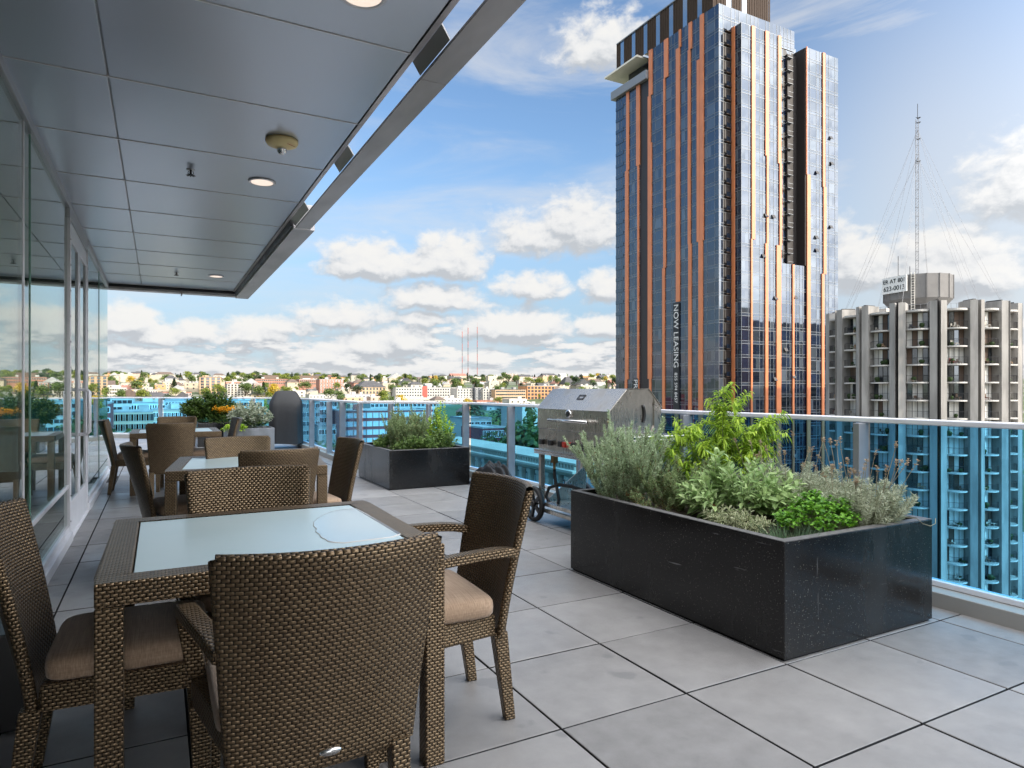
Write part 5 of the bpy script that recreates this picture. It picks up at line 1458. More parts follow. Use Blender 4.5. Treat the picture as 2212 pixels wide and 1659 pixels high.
def find_y(u, vb, lo=150):
    """distance at which the ground is seen at height vb in column u"""
    t = (u-U0)/F; Y = lo
    while Y < 2600:
        Z = Y/(CS-SN*t); x = Z*(SN+CS*t); v = HV - (ground_z(x, Y)-CH)/Z*F
        if v <= vb: return Y
        Y += 4
    return 2600
def seen(name, label, u0, u1, vt, vb, d, wall, Y=None, **k):
    Y = Y or find_y((u0+u1)/2, vb); a, b = at_y(u0, vt, Y), at_y(u1, vt, Y)
    return building(name, label, a.x, b.x, Y, d, (a.z+b.z)/2, wall, **k)

HG = 'buildings on the far hillside'
# --- landmark buildings of the hillside, left to right
seen('house', 'tall cream house with a low gable, beside the end of the glass wall', 236, 257, 811, 836, 12, 'cream', roof='gable', rm='r_grey', cols=2, rows=2, group=HG, cat='house')
seen('house', 'small red-walled house below the tall cream house', 236, 256, 829, 842, 10, 'brick', roof='gable', rm='r_red', cols=2, rows=1, group=HG, cat='house')
seen('apartment_block', 'white block with dark windows just over the far rail, next to the glass wall', 226, 273, 838, 860, 14, 'white', cols=9, rows=3, fm='w_beige', group=HG)
seen('apartment_block', 'ochre block with balconies between the white block and the long pale pink block', 274, 288, 842, 860, 12, 'yellow', bands=3, band_m='r_brown', group=HG)
seen('apartment_block', 'long pale pink block over the far rail', 288.5, 340, 842, 860, 14, 'pink', cols=10, rows=2, ww=1.1, group=HG)
seen('apartment_block', 'stepped cream terraces above the long pale pink block', 262, 322, 828, 846, 14, 'cream', cols=9, rows=2, group=HG)
seen('brick_building', 'long low brick building with a dark window strip under its roof, over the far rail', 341, 414, 847, 862, 18, 'brick', cols=12, rows=1, ww=1.6, bands=0, rm='r_brown', group=HG)
seen('apartment_block', 'cream block with two wings above the long low brick building', 352, 405, 825, 842, 15, 'cream', cols=8, rows=3, group=HG)
seen('house', 'dark roofed grey house above the cream block with two wings', 356, 382, 817, 830, 14, 'grey', roof='hip', rm='r_dark', cols=3, rows=1, group=HG, cat='house')
seen('apartment_tower', 'tan apartment block with tall dark window columns above the dark leafy shrub', 431, 478, 815, 852, 16, 'tan', cols=4, rows=6, ww=2.6, wh=1.9, fm='w_brown', rm='r_brown', group=HG)
seen('apartment_block', 'white six storey apartment block with rows of small windows, left of the covered grill', 491, 548, 830, 860, 16, 'white', cols=8, rows=6, ww=1.5, wh=1.4, fm='w_beige', group=HG)
seen('apartment_block', 'brick red end block attached to the white six storey block', 548.8, 566, 829, 860, 16, 'brick', cols=3, rows=6, ww=1.2, wh=1.3, group=HG)
seen('brick_building', 'long low red brick hospital wing with a brown roof above the covered grill', 552, 646, 819, 840, 26, 'brick', bands=2, band_m='r_brown', rm='r_brown', group=HG)
seen('roof_block', 'brown roofed hall on the left half of the red brick wing', 551, 610, 811, 828, 30, 'brown', Y=find_y(600, 832)+45, rm='r_brown', group=HG)
seen('roof_block', 'second brown roofed hall further right on the red brick wing', 645, 713, 812, 828, 30, 'brown', Y=find_y(680, 832)+45, rm='r_brown', group=HG)
seen('brick_building', 'red brick wing with a dark strip of windows below the second brown roofed hall', 646.5, 690, 820, 842, 22, 'brick', bands=2, band_m='r_brown', group=HG)
seen('brick_building', 'pinkish brick block at the right end of the brick wings', 690.5, 742, 820, 849, 18, 'brick', cols=8, rows=5, ww=1.1, group=HG)
seen('brick_building', 'small plain brick block behind the dark hip roofed school', 759, 790, 825, 844, 16, 'brick', cols=4, rows=3, group=HG)
seen('school', 'stone school building with arched windows and a dark hip roof', 775, 833, 836, 860, 22, 'tan', roof='hip', rm='r_dark', extra=6, cols=8, rows=3, ww=1.6, wh=2.2, fm='w_stone', group=HG)
seen('apartment_block', 'long white four storey building with a red panel on its facade', 855, 987, 838, 862, 16, 'white', cols=24, rows=4, ww=1.4, wh=1.5, fm='w_grey', group=HG)
Yr = find_y(921, 862); a = at_y(912.5, 836, Yr); b = at_y(922.5, 836, Yr)
mb = MB(); mb.box(-(b.x-a.x)/2, (b.x-a.x)/2, -.6, -.15, -14, .5); o = mb.build('red_facade_panel', M['red_paint'], loc=((a.x+b.x)/2, Yr, a.z)); tag(o, 'bright red vertical panel on the long white four storey building', 'panel')
seen('apartment_block', 'pale grey five storey apartment block right of the long white building', 988, 1025, 840, 868, 16, 'white', cols=6, rows=5, ww=1.4, fm='w_grey', group=HG)
seen('apartment_block', 'charcoal grey bay between the two pale grey apartment blocks', 1025.6, 1043, 838, 868, 16, 'dark grey', cols=2, rows=5, ww=1.6, group=HG)
seen('apartment_block', 'pale grey apartment block right of the charcoal bay', 1043.6, 1068, 840, 868, 16, 'white', cols=4, rows=5, ww=1.4, fm='w_grey', group=HG)
seen('apartment_block', 'tan building with a dark flat roof and wide windows, left of the barbecue hood', 1070, 1136, 842, 868, 18, 'tan', bands=4, band_m='win', rm='r_dark', fm='w_tan', group=HG)
seen('apartment_block', 'orange tan building with dark balconies behind the barbecue hood', 1139, 1198, 834, 862, 18, 'orange tan', cols=8, rows=4, ww=2.4, wh=2.0, fm='w_brown', gm='black_paint', group=HG)
seen('tower_block', 'pinkish grey tower block alone on the ridge', 1092, 1119, 808, 826, 22, 'pink', Y=1500, cols=5, rows=6, ww=2.2, wh=2, group=HG)
seen('mansion', 'wide mansion with dark steep roofs on the ridge above the barbecue hood', 1220, 1243, 831, 842, 14, 'beige', roof='hip', rm='r_dark', extra=9, cols=5, rows=2, group=HG, cat='house')
seen('mansion', 'dark roofed row with pale dormers right of the steep roofed mansion', 1246, 1276, 832, 842, 14, 'stone', roof='gable', rm='r_dark', extra=7, cols=6, rows=1, group=HG, cat='house')
seen('flat_block', 'wide low cream roofed building just over the middle of the rail', 858, 955, 861, 872, 24, 'cream', rm='r_white', cols=14, rows=1, group=HG)
seen('flat_block', 'low white stepped roofs over the rail left of the charcoal bay', 958, 1020, 861, 874, 20, 'white', rm='r_white', cols=8, rows=1, group=HG)
seen('flat_block', 'low brick roofed row over the rail right of the charcoal bay', 1030, 1090, 866, 878, 18, 'brick', rm='r_red', cols=8, rows=1, group=HG)
seen('flat_block', 'dark greenish hall over the rail between the covered grill and the school', 745, 800, 852, 868, 20, 'grey', rm='r_grey', cols=6, rows=1, group=HG)
seen('flat_block', 'white row of shops over the rail right of the covered grill', 668, 742, 853, 866, 18, 'white', cols=10, rows=1, gm='win', group=HG)

# --- city blocks seen through the blue glass
CG = 'city blocks below the terrace'
def low(label, u0, u1, vt, Y, d, wall, **k): seen('city_block', label, u0, u1, vt, 0, d, wall, Y=Y, group=CG, **k)
low('dark red tower block seen through the glass at the end of the window wall', 120, 236, 873, 235, 22, 'dark red', cols=9, rows=9, ww=1.7, wh=1.6)
low('white building with long bands of windows through the far glass, next to the window wall', 238, 289, 861, 350, 20, 'white', bands=5)
low('pale blue office with a row of square windows through the far glass', 287, 353, 871, 310, 20, 'pale blue', cols=12, rows=3, ww=2.0, wh=1.9)
low('cream building with tall window piers, lowest through the far glass', 240, 330, 891, 262, 22, 'cream', cols=8, rows=5, ww=2.2, wh=2.3, fm='w_stone')
low('beige building with square windows right of the tall window piers', 331, 398, 886, 275, 20, 'beige', cols=8, rows=5, ww=1.8, wh=1.7)
low('grey flat-roofed building through the far glass left of the dark leafy shrub', 357, 425, 864, 352, 18, 'grey', cols=10, rows=3)
low('white banded office through the far glass right of the dark leafy shrub', 492, 570, 866, 320, 22, 'white', bands=6)
low('tall white block beside the covered grill, through the rail glass', 652, 690, 866, 255, 20, 'white', cols=4, rows=10, ww=1.8, wh=1.6)
low('blue grey block with a dark window column right of the tall white block', 691, 727, 864, 285, 22, 'pale blue', cols=4, rows=9, ww=2.0, wh=2.0)
low('broad dark red apartment block with rows of pale windows behind the smaller planter', 735, 936, 887, 262, 20, 'dark red', cols=15, rows=6, ww=2.1, wh=1.9, fm='w_white', gm='w_pale blue')
low('white apartment block with many windows above the broad dark red block', 800, 944, 868, 335, 20, 'white', cols=16, rows=3, ww=1.7, wh=1.5, fm='w_pale blue')
low('low white house with dark windows at the foot of the tall white block', 689, 725, 921, 215, 10, 'white', cols=3, rows=1, ww=1.8)
low('pale building with a flat roof above the low dark red house', 1012, 1062, 905, 205, 16, 'white', cols=4, rows=4, ww=1.7)
low('low dark red house with a pale roof between the round trees', 1043, 1092, 925, 178, 16, 'dark red', cols=6, rows=2, ww=1.0, wh=2.0, rm='r_white')
low('blank white building with a dark side beside the barbecue', 1128, 1172, 876, 225, 18, 'white', rows=0)
low('brown office behind the barbecue legs, seen through the rail glass', 1180, 1300, 880, 240, 20, 'brown', cols=12, rows=5, ww=2)
# old stone building with pilasters across the street, front looks to -X
def stone_front():
    x, y0, y1, zt, zb = 41, 62, 108, -7.0, -39
    e = empty('stone_building', (x, y0, zb), 0, 'old stone building with a row of tall pilasters and a heavy cornice below the rail', 'building', CG); L = y1-y0; H = zt-zb
    mb = MB(); mb.box(.5, 6, 0, L, 0, H-1.5); mb.build('wall', M['w_dark grey'], e)
    mb = MB(); mb.box(-.1, 6.3, -.3, L+.3, H-1.5, H-1.1); mb.box(-.6, 6.6, -.7, L+.7, H-1.09, H-.75); mb.build('cornice', M['w_stone'], e, bevel=.06)
    mb = MB(); mb.box(.2, 6.2, -.2, L+.2, H-.22, H)
    for k in range(70): y = L*(k+.5)/70; mb.box(.25, .5, y-.16, y+.16, H-.74, H-.221)
    mb.build('parapet', M['w_stone'], e)
    mb = MB(); mb.box(.6, 5.8, .2, L-.2, H-.9, H-.74); mb.build('roof', M['r_dark'], e)
    n = 21
    for k in range(n):
        y = L*(k+.5)/n
        mb = MB(); mb.box(-.15, .49, y-.36, y+.36, H-12.5, H-1.95); mb.box(-.25, .495, y-.48, y+.48, H-1.94, H-1.51); mb.build('pilaster', M['w_stone'], e)
        for r in range(2):
            mb = MB(); z = H-5.2-r*4.6; yy = y+L/n*.5
            if k == n-1: continue
            mb.box(.42, .49, yy-.40, yy+.40, z, z+2.9, 0); mb.box(.36, .415, yy-.05, yy+.05, z, z+2.9, 1); mb.box(.36, .418, yy-.5, yy-.41, z, z+2.9, 1); mb.box(.36, .418, yy+.41, yy+.5, z, z+2.9, 1); mb.build('window', [M['win'], M['white_paint']], e, uv=False, rnd=True)
stone_front()
# blocks behind and beside the terrace: they shade the deck and are mirrored in the tower
building('office_block', 'broad dark office block behind the terrace on the sunny side', 10, 78, -54, 12, 35, 'stone', bands=0, cols=0, zb=-38)
e = bpy.data.objects['office_block']
for k in range(20):
    mb = MB(); z = 71-3.6*k; mb.box(-33, 33, 12.01, 12.06, z-2.1, z); mb.build('window_band', M['win'], e, uv=False)
building('green_block', 'pale greenish apartment block mirrored in the sunlit tower face', 205, 330, -60, 40, 34, 'stone', zb=-38)
e = bpy.data.objects['green_block']
for k in range(20):
    mb = MB(); z = 68-3.3*k; mb.box(-60, 60, 40.01, 40.06, z-1.9, z); mb.build('window_band', M['win'], e, uv=False)
building('side_block', 'plain brick block beside the round tower, out of view to the right', 135, 166, 24, 27, 27, 'brick', zb=-38)

# --- smaller houses scattered over the slope
LM = [(230, 'beside the window wall'), (280, 'above the far table'), (345, 'above the farthest chairs'), (395, 'near the brick building'), (450, 'above the dark shrub'), (520, 'near the white six-storey block'), (580, 'left of the covered grill'), (640, 'over the covered grill'), (720, 'near the brick wings'), (800, 'around the stone school'), (860, 'left of the red panel'), (930, 'near the red panel'), (985, 'under the radio masts'), (1050, 'right of the masts'), (1110, 'below the ridge tower'), (1170, 'left of the barbecue'), (1240, 'above the barbecue hood'), (1330, 'beside the striped tower')]
rr = random.Random(2024); SEENLAB = {}
cnt = 0; tries = 0
while cnt < 250 and tries < 9000:
    tries += 1
    u = rr.uniform(215, 1335); r = rr.uniform(540, 1650) if rr.random() < .8 else rr.uniform(450, 760); a = az(u); x, y = r*math.sin(a), r*math.cos(a)
    w = rr.uniform(9, 19) if r < 1000 else rr.uniform(12, 30); d = rr.uniform(9, 14)
    if any(math.hypot(x-fx, y+d/2-fy) < fr+w/2+1.5 for fx, fy, fr in FOOT): continue
    wall = rr.choice(('cream', 'white', 'white', 'pink', 'beige', 'beige', 'cream', 'cream', 'tan', 'grey', 'orange tan', 'stone', 'white', 'pink', 'brick'))
    kind = rr.choice(('flat', 'flat', 'gable', 'hip')); st = rr.choice((1, 2, 2, 3)) if r < 1000 else rr.choice((2, 3, 4))
    rm = {'flat': rr.choice(('r_white', 'r_grey', 'r_grey')), 'gable': rr.choice(('r_dark', 'r_brown', 'r_grey', 'r_grey', 'r_red')), 'hip': rr.choice(('r_dark', 'r_brown'))}[kind]
    rn = {'r_white': 'white', 'r_grey': 'grey', 'r_dark': 'dark', 'r_brown': 'brown', 'r_red': 'red'}[rm]
    lm = min(LM, key=lambda q: abs(q[0]-u))[1]; hgt = 'high up' if r > 1000 else 'low down' if r < 720 else 'mid slope'
    lab = f"{ {1:'low',2:'two-storey',3:'three-storey',4:'four-storey'}[st] } {wall} {'block' if kind == 'flat' else 'house'}, {rn} {kind if kind != 'flat' else 'flat'} roof, {hgt} {lm}"
    if len(lab.replace('-', ' ').split()) > 15 or lab in SEENLAB: continue
    SEENLAB[lab] = 1
    zt = ground_z(x, y)+st*3.0
    building('house' if kind != 'flat' else 'flat_block', lab, x-w/2, x+w/2, y, d, zt, wall, roof=kind, rm=rm, cols=(max(2, int(w/5)) if r < 850 else 0), rows=min(st, 2) if r < 850 else 0, ww=1.4, wh=1.4, fm='w_beige', group='small houses on the slope', cat='house' if kind != 'flat' else 'building', skip=.15)
    cnt += 1

# ---------------------------------------------------------------- trees
def tree_mesh(seed, kind, n, leaf_s):
    rr = random.Random(seed); mb = MB()
    if kind == 'conifer':
        mb.tube([(0, 0, 0), (0, 0, .96)], [.022, .004], 6, 1, cap=False)
        for k in range(n):
            t = rr.random()**.8; z = .12+.88*t; r = (.21*(1-t)+.012)*(.55+.5*rr.random()); a = rr.uniform(0, 6.28)
            c = Vector((r*math.cos(a), r*math.sin(a), z-.05*r)); s = leaf_s*(1.15-.6*t); d = Vector((math.cos(a), math.sin(a), -.35)).normalized(); x = Vector((-math.sin(a), math.cos(a), rr.uniform(-.3, .3)))
            mb.face((c-x*s*.5, c+d*s*.9, c+x*s*.5, c-d*s*.6), 0, rnd=rr.random())
    else:
        mb.tube([(0, 0, 0), (.005, .003, .18), (.01, 0, .42)], [.030, .024, .012], 6, 1, cap=False)
        for k in range(5):
            a = k*1.3+rr.random(); mb.tube([(.004, 0, .2+.03*k), (.09*math.cos(a), .09*math.sin(a), .42), (.2*math.cos(a), .2*math.sin(a), .6)], [.014, .008, .003], 4, 1, cap=False)
        lobes = []
        if kind == 'poplar':
            for k in range(14): lobes.append((Vector((rr.uniform(-.05, .05), rr.uniform(-.05, .05), .18+.06*k)), .085*(1-.045*k)+.02))
        else:
            for k in range(15):
                a = rr.uniform(0, 6.28); el = rr.uniform(-.35, 1.35); r = .25*(.4+.6*rr.random()); lobes.append((Vector((r*math.cos(a)*math.cos(el), r*math.sin(a)*math.cos(el), .60+.26*math.sin(el)*1.0)), rr.uniform(.09, .165)))
        for k in range(n):
            c, R0 = rr.choice(lobes); d = Vector((rr.gauss(0, 1), rr.gauss(0, 1), rr.gauss(0, 1))).normalized(); p = c+d*R0*(.65+.45*rr.random())
            nrm = (d+Vector((rr.gauss(0, .5), rr.gauss(0, .5), rr.gauss(0, .5)+.3))).normalized(); a1, b1 = ortho(nrm); w = rr.uniform(0, 6.28); x = a1*math.cos(w)+b1*math.sin(w); y = nrm.cross(x); s = leaf_s*rr.uniform(.6, 1.3)
            mb.face((p-x*s*.5, p-y*s*.35, p+x*s*.6, p+y*s*.35), 0, rnd=rr.random())
    return mb
def tree_proto(seed, kind, n, s, lm):
    mb = tree_mesh(seed, kind, n, s); me = bpy.data.meshes.new('tree'); me.from_pydata(mb.v, [], mb.f)
    me.materials.append(M[lm]); me.materials.append(M['bark']); me.polygons.foreach_set('material_index', mb.m)
    a = me.attributes.new('rnd', 'FLOAT', 'FACE'); a.data.foreach_set('value', mb.r); return me
TP = {'green': [tree_proto(1, 'b', 900, .055, 'tr_green'), tree_proto(2, 'b', 900, .055, 'tr_green')], 'dark': [tree_proto(3, 'b', 900, .055, 'tr_dark')], 'light': [tree_proto(4, 'b', 900, .055, 'tr_lime')],
      'gold': [tree_proto(5, 'b', 900, .055, 'tr_gold')], 'conifer': [tree_proto(6, 'conifer', 700, .075, 'tr_dark')], 'poplar': [tree_proto(7, 'poplar', 800, .05, 'tr_green')]}
NAMEK = {'green': 'leafy_tree', 'dark': 'dark_tree', 'light': 'pale_green_tree', 'gold': 'golden_tree', 'conifer': 'conifer', 'poplar': 'poplar'}
def tree(kind, x, y, h, label, group='trees on the far hillside', z=None, wid=1.0):
    me = rr.choice(TP[kind]); o = bpy.data.objects.new(NAMEK[kind], me); COL.objects.link(o)
    o.location = (x, y, (ground_z(x, y) if z is None else z)-.3); o.scale = (h*wid*rr.uniform(.9, 1.15), h*wid*rr.uniform(.9, 1.15), h); o.rotation_euler = (0, 0, rr.uniform(0, 6.28))
    return tag(o, label, 'tree', group)
def tree_at(kind, u, vt, vb, label, Y=None, wid=1.0, group='trees on the far hillside'):
    Y = Y or find_y(u, vb); p = at_y(u, vt, Y); h = max(4, p.z-ground_z(p.x, Y)); tree(kind, p.x, Y, h, label, group, wid=wid)
for kind, u, vt, vb, l in (
    ('conifer', 306, 799, 826, 'dark conifer standing highest on the ridge above the far table'), ('conifer', 341, 803, 826, 'rounded dark conifer on the ridge right of the highest conifer'),
    ('dark', 362, 805, 826, 'dark spreading tree on the ridge above the grey dark roofed house'), ('conifer', 390, 805, 828, 'slim dark conifer on the ridge above the cream block with two wings'),
    ('dark', 248, 803, 822, 'dark round tree behind the tall cream house'), ('green', 306, 812, 838, 'leafy tree below the highest dark conifer'),
    ('green', 440, 802, 830, 'wide leafy tree on the ridge behind the tan block with window columns'), ('light', 490, 812, 838, 'pale green tree between the tan block and the white six storey block'),
    ('green', 330, 826, 846, 'leafy tree left of the cream block with two wings'), ('light', 575, 828, 850, 'pale green trees right of the brick red end block'), ('light', 612, 832, 852, 'pale green tree over the covered grill'), ('light', 640, 834, 852, 'pale green bush-like tree right over the covered grill'),
    ('green', 700, 805, 830, 'upright green tree behind the second brown roofed hall'), ('conifer', 730, 806, 830, 'dark conifer just right of the brick wings'), ('conifer', 782, 807, 830, 'broad dark conifer above the hip roofed school'), ('conifer', 800, 811, 830, 'slim dark conifer right of the broad one above the school'), ('conifer', 814, 813, 830, 'small dark conifer on the ridge between the school and the treeline'),
    ('dark', 752, 826, 858, 'dark feathery tree in front of the small plain brick block'), ('green', 846, 826, 862, 'big leafy tree right of the stone school'), ('light', 862, 830, 852, 'pale green tree behind the left end of the long white building'), ('light', 826, 850, 866, 'pale green bush-like tree at the foot of the stone school'),
    ('conifer', 935, 808, 830, 'dark conifer on the ridge left of the radio masts'), ('light', 1165, 850, 866, 'pale green tree in front of the orange tan building'), ('gold', 1268, 830, 846, 'golden yellow tree before the dark roofed row'), ('gold', 1254, 834, 846, 'smaller golden yellow tree left of the big golden one'),
    ('poplar', 1310, 818, 846, 'slim poplar beside the orange striped tower'), ('poplar', 1323, 821, 846, 'shorter poplar touching the edge of the orange striped tower'), ('dark', 1285, 824, 846, 'dark round tree right of the dark roofed row')):
    tree_at(kind, u, vt, vb, l)
# street trees between the blocks, seen through the glass
SG = 'street trees seen through the rail glass'
for kind, u, vt, Y, w, l in (
    ('green', 1090, 915, 165, .95, 'big round leafy tree left of the wide rail post, through the glass'), ('green', 1140, 905, 160, 1.05, 'big round leafy tree between the wide rail post and the barbecue'),
    ('green', 1022, 940, 150, 1.1, 'leafy tree low beside the corner of the smaller planter'), ('dark', 1022, 876, 300, 1.3, 'dark tree behind the pale flat roofed building'), ('dark', 1088, 874, 280, 1.2, 'tall dark tree above the low dark red house'), ('green', 1055, 884, 270, 1.1, 'leafy tree between the two dark ones above the pale building'),
    ('poplar', 1146, 876, 200, 1.0, 'slim dark poplar against the blank white building'), ('green', 1135, 898, 190, .8, 'small leafy tree at the foot of the slim dark poplar'), ('green', 318, 912, 250, 1.0, 'leafy tree in front of the cream tall window piers'), ('dark', 215, 915, 215, 1.0, 'dark tree in front of the dark red tower block'), ('green', 460, 880, 300, 1.2, 'leafy tree behind the dark leafy shrub, through the glass'), ('green', 715, 945, 190, 1.0, 'leafy street tree beside the low white house')):
    tree_at(kind, u, vt, 0, l, Y=Y, wid=w, group=SG)
# the many others between the houses
GEN = {'green': 'round mid green tree among the houses of the far slope', 'dark': 'dark green tree among the houses of the far slope', 'light': 'pale sunlit green tree among the houses of the far slope', 'conifer': 'small pointed conifer among the houses of the far slope', 'gold': 'golden tree among the houses of the far slope'}
n = 0; tries = 0
while n < 430 and tries < 15000:
    tries += 1
    u = rr.uniform(205, 1335); r = rr.uniform(430, 1750); a = az(u); x, y = r*math.sin(a), r*math.cos(a)
    if any(abs(x-fx) < fr and abs(y-fy) < fr*.6+1 for fx, fy, fr in FOOT): continue
    k = rr.choice(('green', 'green', 'green', 'dark', 'light', 'light', 'conifer', 'green', 'gold') if r < 1300 else ('green', 'dark', 'conifer', 'green', 'dark'))
    if k == 'gold' and rr.random() < .6: k = 'light'
    tree(k, x, y, rr.uniform(9, 17) if r < 1200 else rr.uniform(11, 19), GEN[k], 'trees between the far houses: '+k, wid=rr.uniform(.95, 1.5)); n += 1
# wooded ridge read as one mass
mb = MB(); r2 = random.Random(5)
for k in range(900):
    u = r2.uniform(205, 1400) if r2.random() < .55 else r2.choice((r2.uniform(800, 985), r2.uniform(1020, 1080), r2.uniform(1150, 1330)))
    rr0 = r2.uniform(1600, 1950); a = az(u); x, y = rr0*math.sin(a), rr0*math.cos(a); h = r2.uniform(7, 13); z = ground_z(x, y)
    for q in range(26):
        d = Vector((r2.gauss(0, 1), r2.gauss(0, 1), r2.gauss(0, 1))).normalized(); p = Vector((x, y, z+h*.62))+Vector((d.x*h*.5, d.y*h*.5, d.z*h*.42)); a1, b1 = ortho((d+Vector((0, 0, .3)))); s = r2.uniform(1.2, 2.6)
        mb.face((p-a1*s, p-b1*s*.7, p+a1*s, p+b1*s*.7), 0, rnd=r2.random())
tag(mb.build('ridge_wood', M['tr_green'], uv=False, rnd=True), 'wooded skyline along the top of the far hill', 'woodland', kind='stuff')

# radio masts on the ridge
def radio_mast(u, vt, label, w):
    Y = 1450; p = at_y(u, vt, Y); zg = ground_z(p.x, Y); H = p.z-zg; e = empty('radio_mast', (p.x, Y, zg), 0, label, 'mast', 'red and white radio masts on the ridge')
    for k in range(8):
        z0, z1 = H*k/8, H*(k+1)/8; mb = MB()
        for sx, sy in ((w, 0), (-w*.5, w*.87), (-w*.5, -w*.87)): mb.tube([(sx, sy, z0), (sx, sy, z1)], .24, 3, cap=False, sm=False)
        for q in range(5):
            a, b = z0+(z1-z0)*q/5, z0+(z1-z0)*(q+1)/5; mb.tube([(w, 0, a), (-w*.5, w*.87, b)], .15, 3, cap=False, sm=False); mb.tube([(-w*.5, w*.87, a), (-w*.5, -w*.87, b)], .15, 3, cap=False, sm=False); mb.tube([(-w*.5, -w*.87, a), (w, 0, b)], .15, 3, cap=False, sm=False)
        mb.build('lattice_section', M['mast_red'] if k % 2 else M['mast_dark'], e, uv=False)
    mb = MB(); mb.tube([(0, 0, H), (0, 0, H*1.08)], .12, 4, sm=False); mb.build('antenna', M['mast_red'], e, uv=False)
radio_mast(998.5, 716, 'thin dark radio mast, leftmost of three on the ridge', .75)
radio_mast(1011, 708, 'tallest red radio mast in the middle of three on the ridge', .95)
radio_mast(1031, 706, 'red radio mast, rightmost of three on the ridge', .95)
# ---------------------------------------------------------------- sky, sun, camera
SUN_AZ, SUN_EL = R(152), R(25)
W = bpy.data.worlds.new('World'); S.world = W; W.use_nodes = True
W.node_tree.nodes.clear(); t = NT(W.node_tree)
wout = t.n('ShaderNodeOutputWorld')
def px2ae(u, v):
    q = (u-U0)/F; return math.degrees(az(u)), math.degrees(math.atan((HV-v)/F*math.cos(math.atan(q))))
# heap clouds: centre u, base v, half width, height (survey units), strength
CL = [(799, 609, 102, 92, 1), (768, 609, 60, 62, .8), (967, 606, 84, 100, 1), (925, 606, 60, 74, .9), (1257, 548, 92, 132, .8), (1150, 555, 110, 104, .62), (940, 670, 122, 56, .8), (905, 702, 78, 34, .75), (1149, 647, 88, 62, .75), (1316, 656, 66, 78, .8),
      (745, 708, 110, 58, .7), (1105, 740, 132, 76, 1), (1148, 740, 70, 78, .9), (1295, 730, 60, 54, .8), (800, 774, 128, 62, .85), (880, 772, 62, 78, 1), (700, 790, 120, 50, .7), (275, 728, 70, 76, 1), (345, 748, 90, 52, .75), (430, 735, 80, 48, .8), (540, 748, 120, 58, .75), (610, 722, 90, 40, .7), (230, 780, 90, 46, .8),
      (1850, 634, 84, 136, 1), (2040, 646, 150, 160, 1), (2130, 640, 90, 130, .9), (2230, 474, 170, 190, .72), (1310, 152, 108, 130, .72), (1720, 560, 120, 110, .8), (60, 690, 120, 90, .9)]
def group_density():
    g = bpy.data.node_groups.new('cloud_density', 'ShaderNodeTree')
    g.interface.new_socket('AE', in_out='INPUT', socket_type='NodeSocketVector')
    g.interface.new_socket('D', in_out='OUTPUT', socket_type='NodeSocketFloat')
    q = NT(g); gi = q.n('NodeGroupInput'); go = q.n('NodeGroupOutput'); AE = gi.outputs[0]
    acc = None
    # warp the outline
    wn = q.n('ShaderNodeTexNoise', None, Vector=AE, Scale=.42, Detail=4.0, Roughness=.55)
    wv = q.vm('MULTIPLY', q.vm('SUBTRACT', wn.outputs['Color'], (.5, .5, .5)), (2.6, 1.5, 0))
    P = q.vm('ADD', AE, wv)
    for u, vb, hw, h, s in CL:
        a0, e0 = px2ae(u, vb); a1, _ = px2ae(u+hw, vb); _, e1 = px2ae(u, vb-h)
        yc = e0 + (e1-e0)*.30
        d = q.vm('MULTIPLY', q.vm('SUBTRACT', P, (a0, yc, 0)), (.77/(a1-a0), .79/((e1-e0)*.70), 0))
        d = q.vm('MAXIMUM', d, q.vm('MULTIPLY', d, (-1, -2.3, 1)))
        e = q.m('MULTIPLY', q.m('SUBTRACT', 1.0, q.vm('LENGTH', d)), s)
        acc = e if acc is None else q.m('SMOOTH_MAX', acc, e, .12)
    sp = q.n('ShaderNodeSeparateXYZ', None, Vector=AE)
    el = sp.outputs[1]
    # layered bank towards the horizon
    bank = q.noise(q.vm('MULTIPLY', AE, (.16, .62, 1)), 1.0, 8, .60)
    cov = q.ss(el, 9.0, 1.5)
    b = q.m('ADD', q.m('MULTIPLY', q.m('SUBTRACT', bank, .5), 3.4), q.m('SUBTRACT', q.m('MULTIPLY', cov, 1.2), .70))
    # elsewhere in the sky: scattered field
    off = q.ss(sp.outputs[0], 64, 80); offl = q.ss(sp.outputs[0], -12, -30)
    offl = q.ss(sp.outputs[0], -105, -130); away = q.m('MAXIMUM', off, offl)
    away = q.m('MAXIMUM', away, q.ss(el, 33, 44))
    fld = q.noise(q.vm('MULTIPLY', AE, (.05, .10, 1)), 1.0, 7, .55)
    f = q.m('SUBTRACT', q.m('MULTIPLY', q.m('SUBTRACT', fld, .32), 3.6), q.m('MULTIPLY', q.m('SUBTRACT', 1.0, away), 3.0))
    sb = q.m('SUBTRACT', q.m('MULTIPLY', q.ss(q.m('ABSOLUTE', q.m('SUBTRACT', sp.outputs[0], 128)), 58, 30), 1.15), .45)
    sb = q.m('ADD', sb, q.m('MULTIPLY', q.m('SUBTRACT', fld, .5), 1.4))
    acc = q.m('MAXIMUM', q.m('MAXIMUM', acc, b), q.m('MAXIMUM', f, sb))
    n1 = q.noise(q.vm('MULTIPLY', AE, (.55, .80, 1)), 1.0, 9, .58, .25)
    D = q.m('ADD', acc, q.m('MULTIPLY', q.m('SUBTRACT', n1, .5), .95))
    q.set(go.inputs[0], D); return g
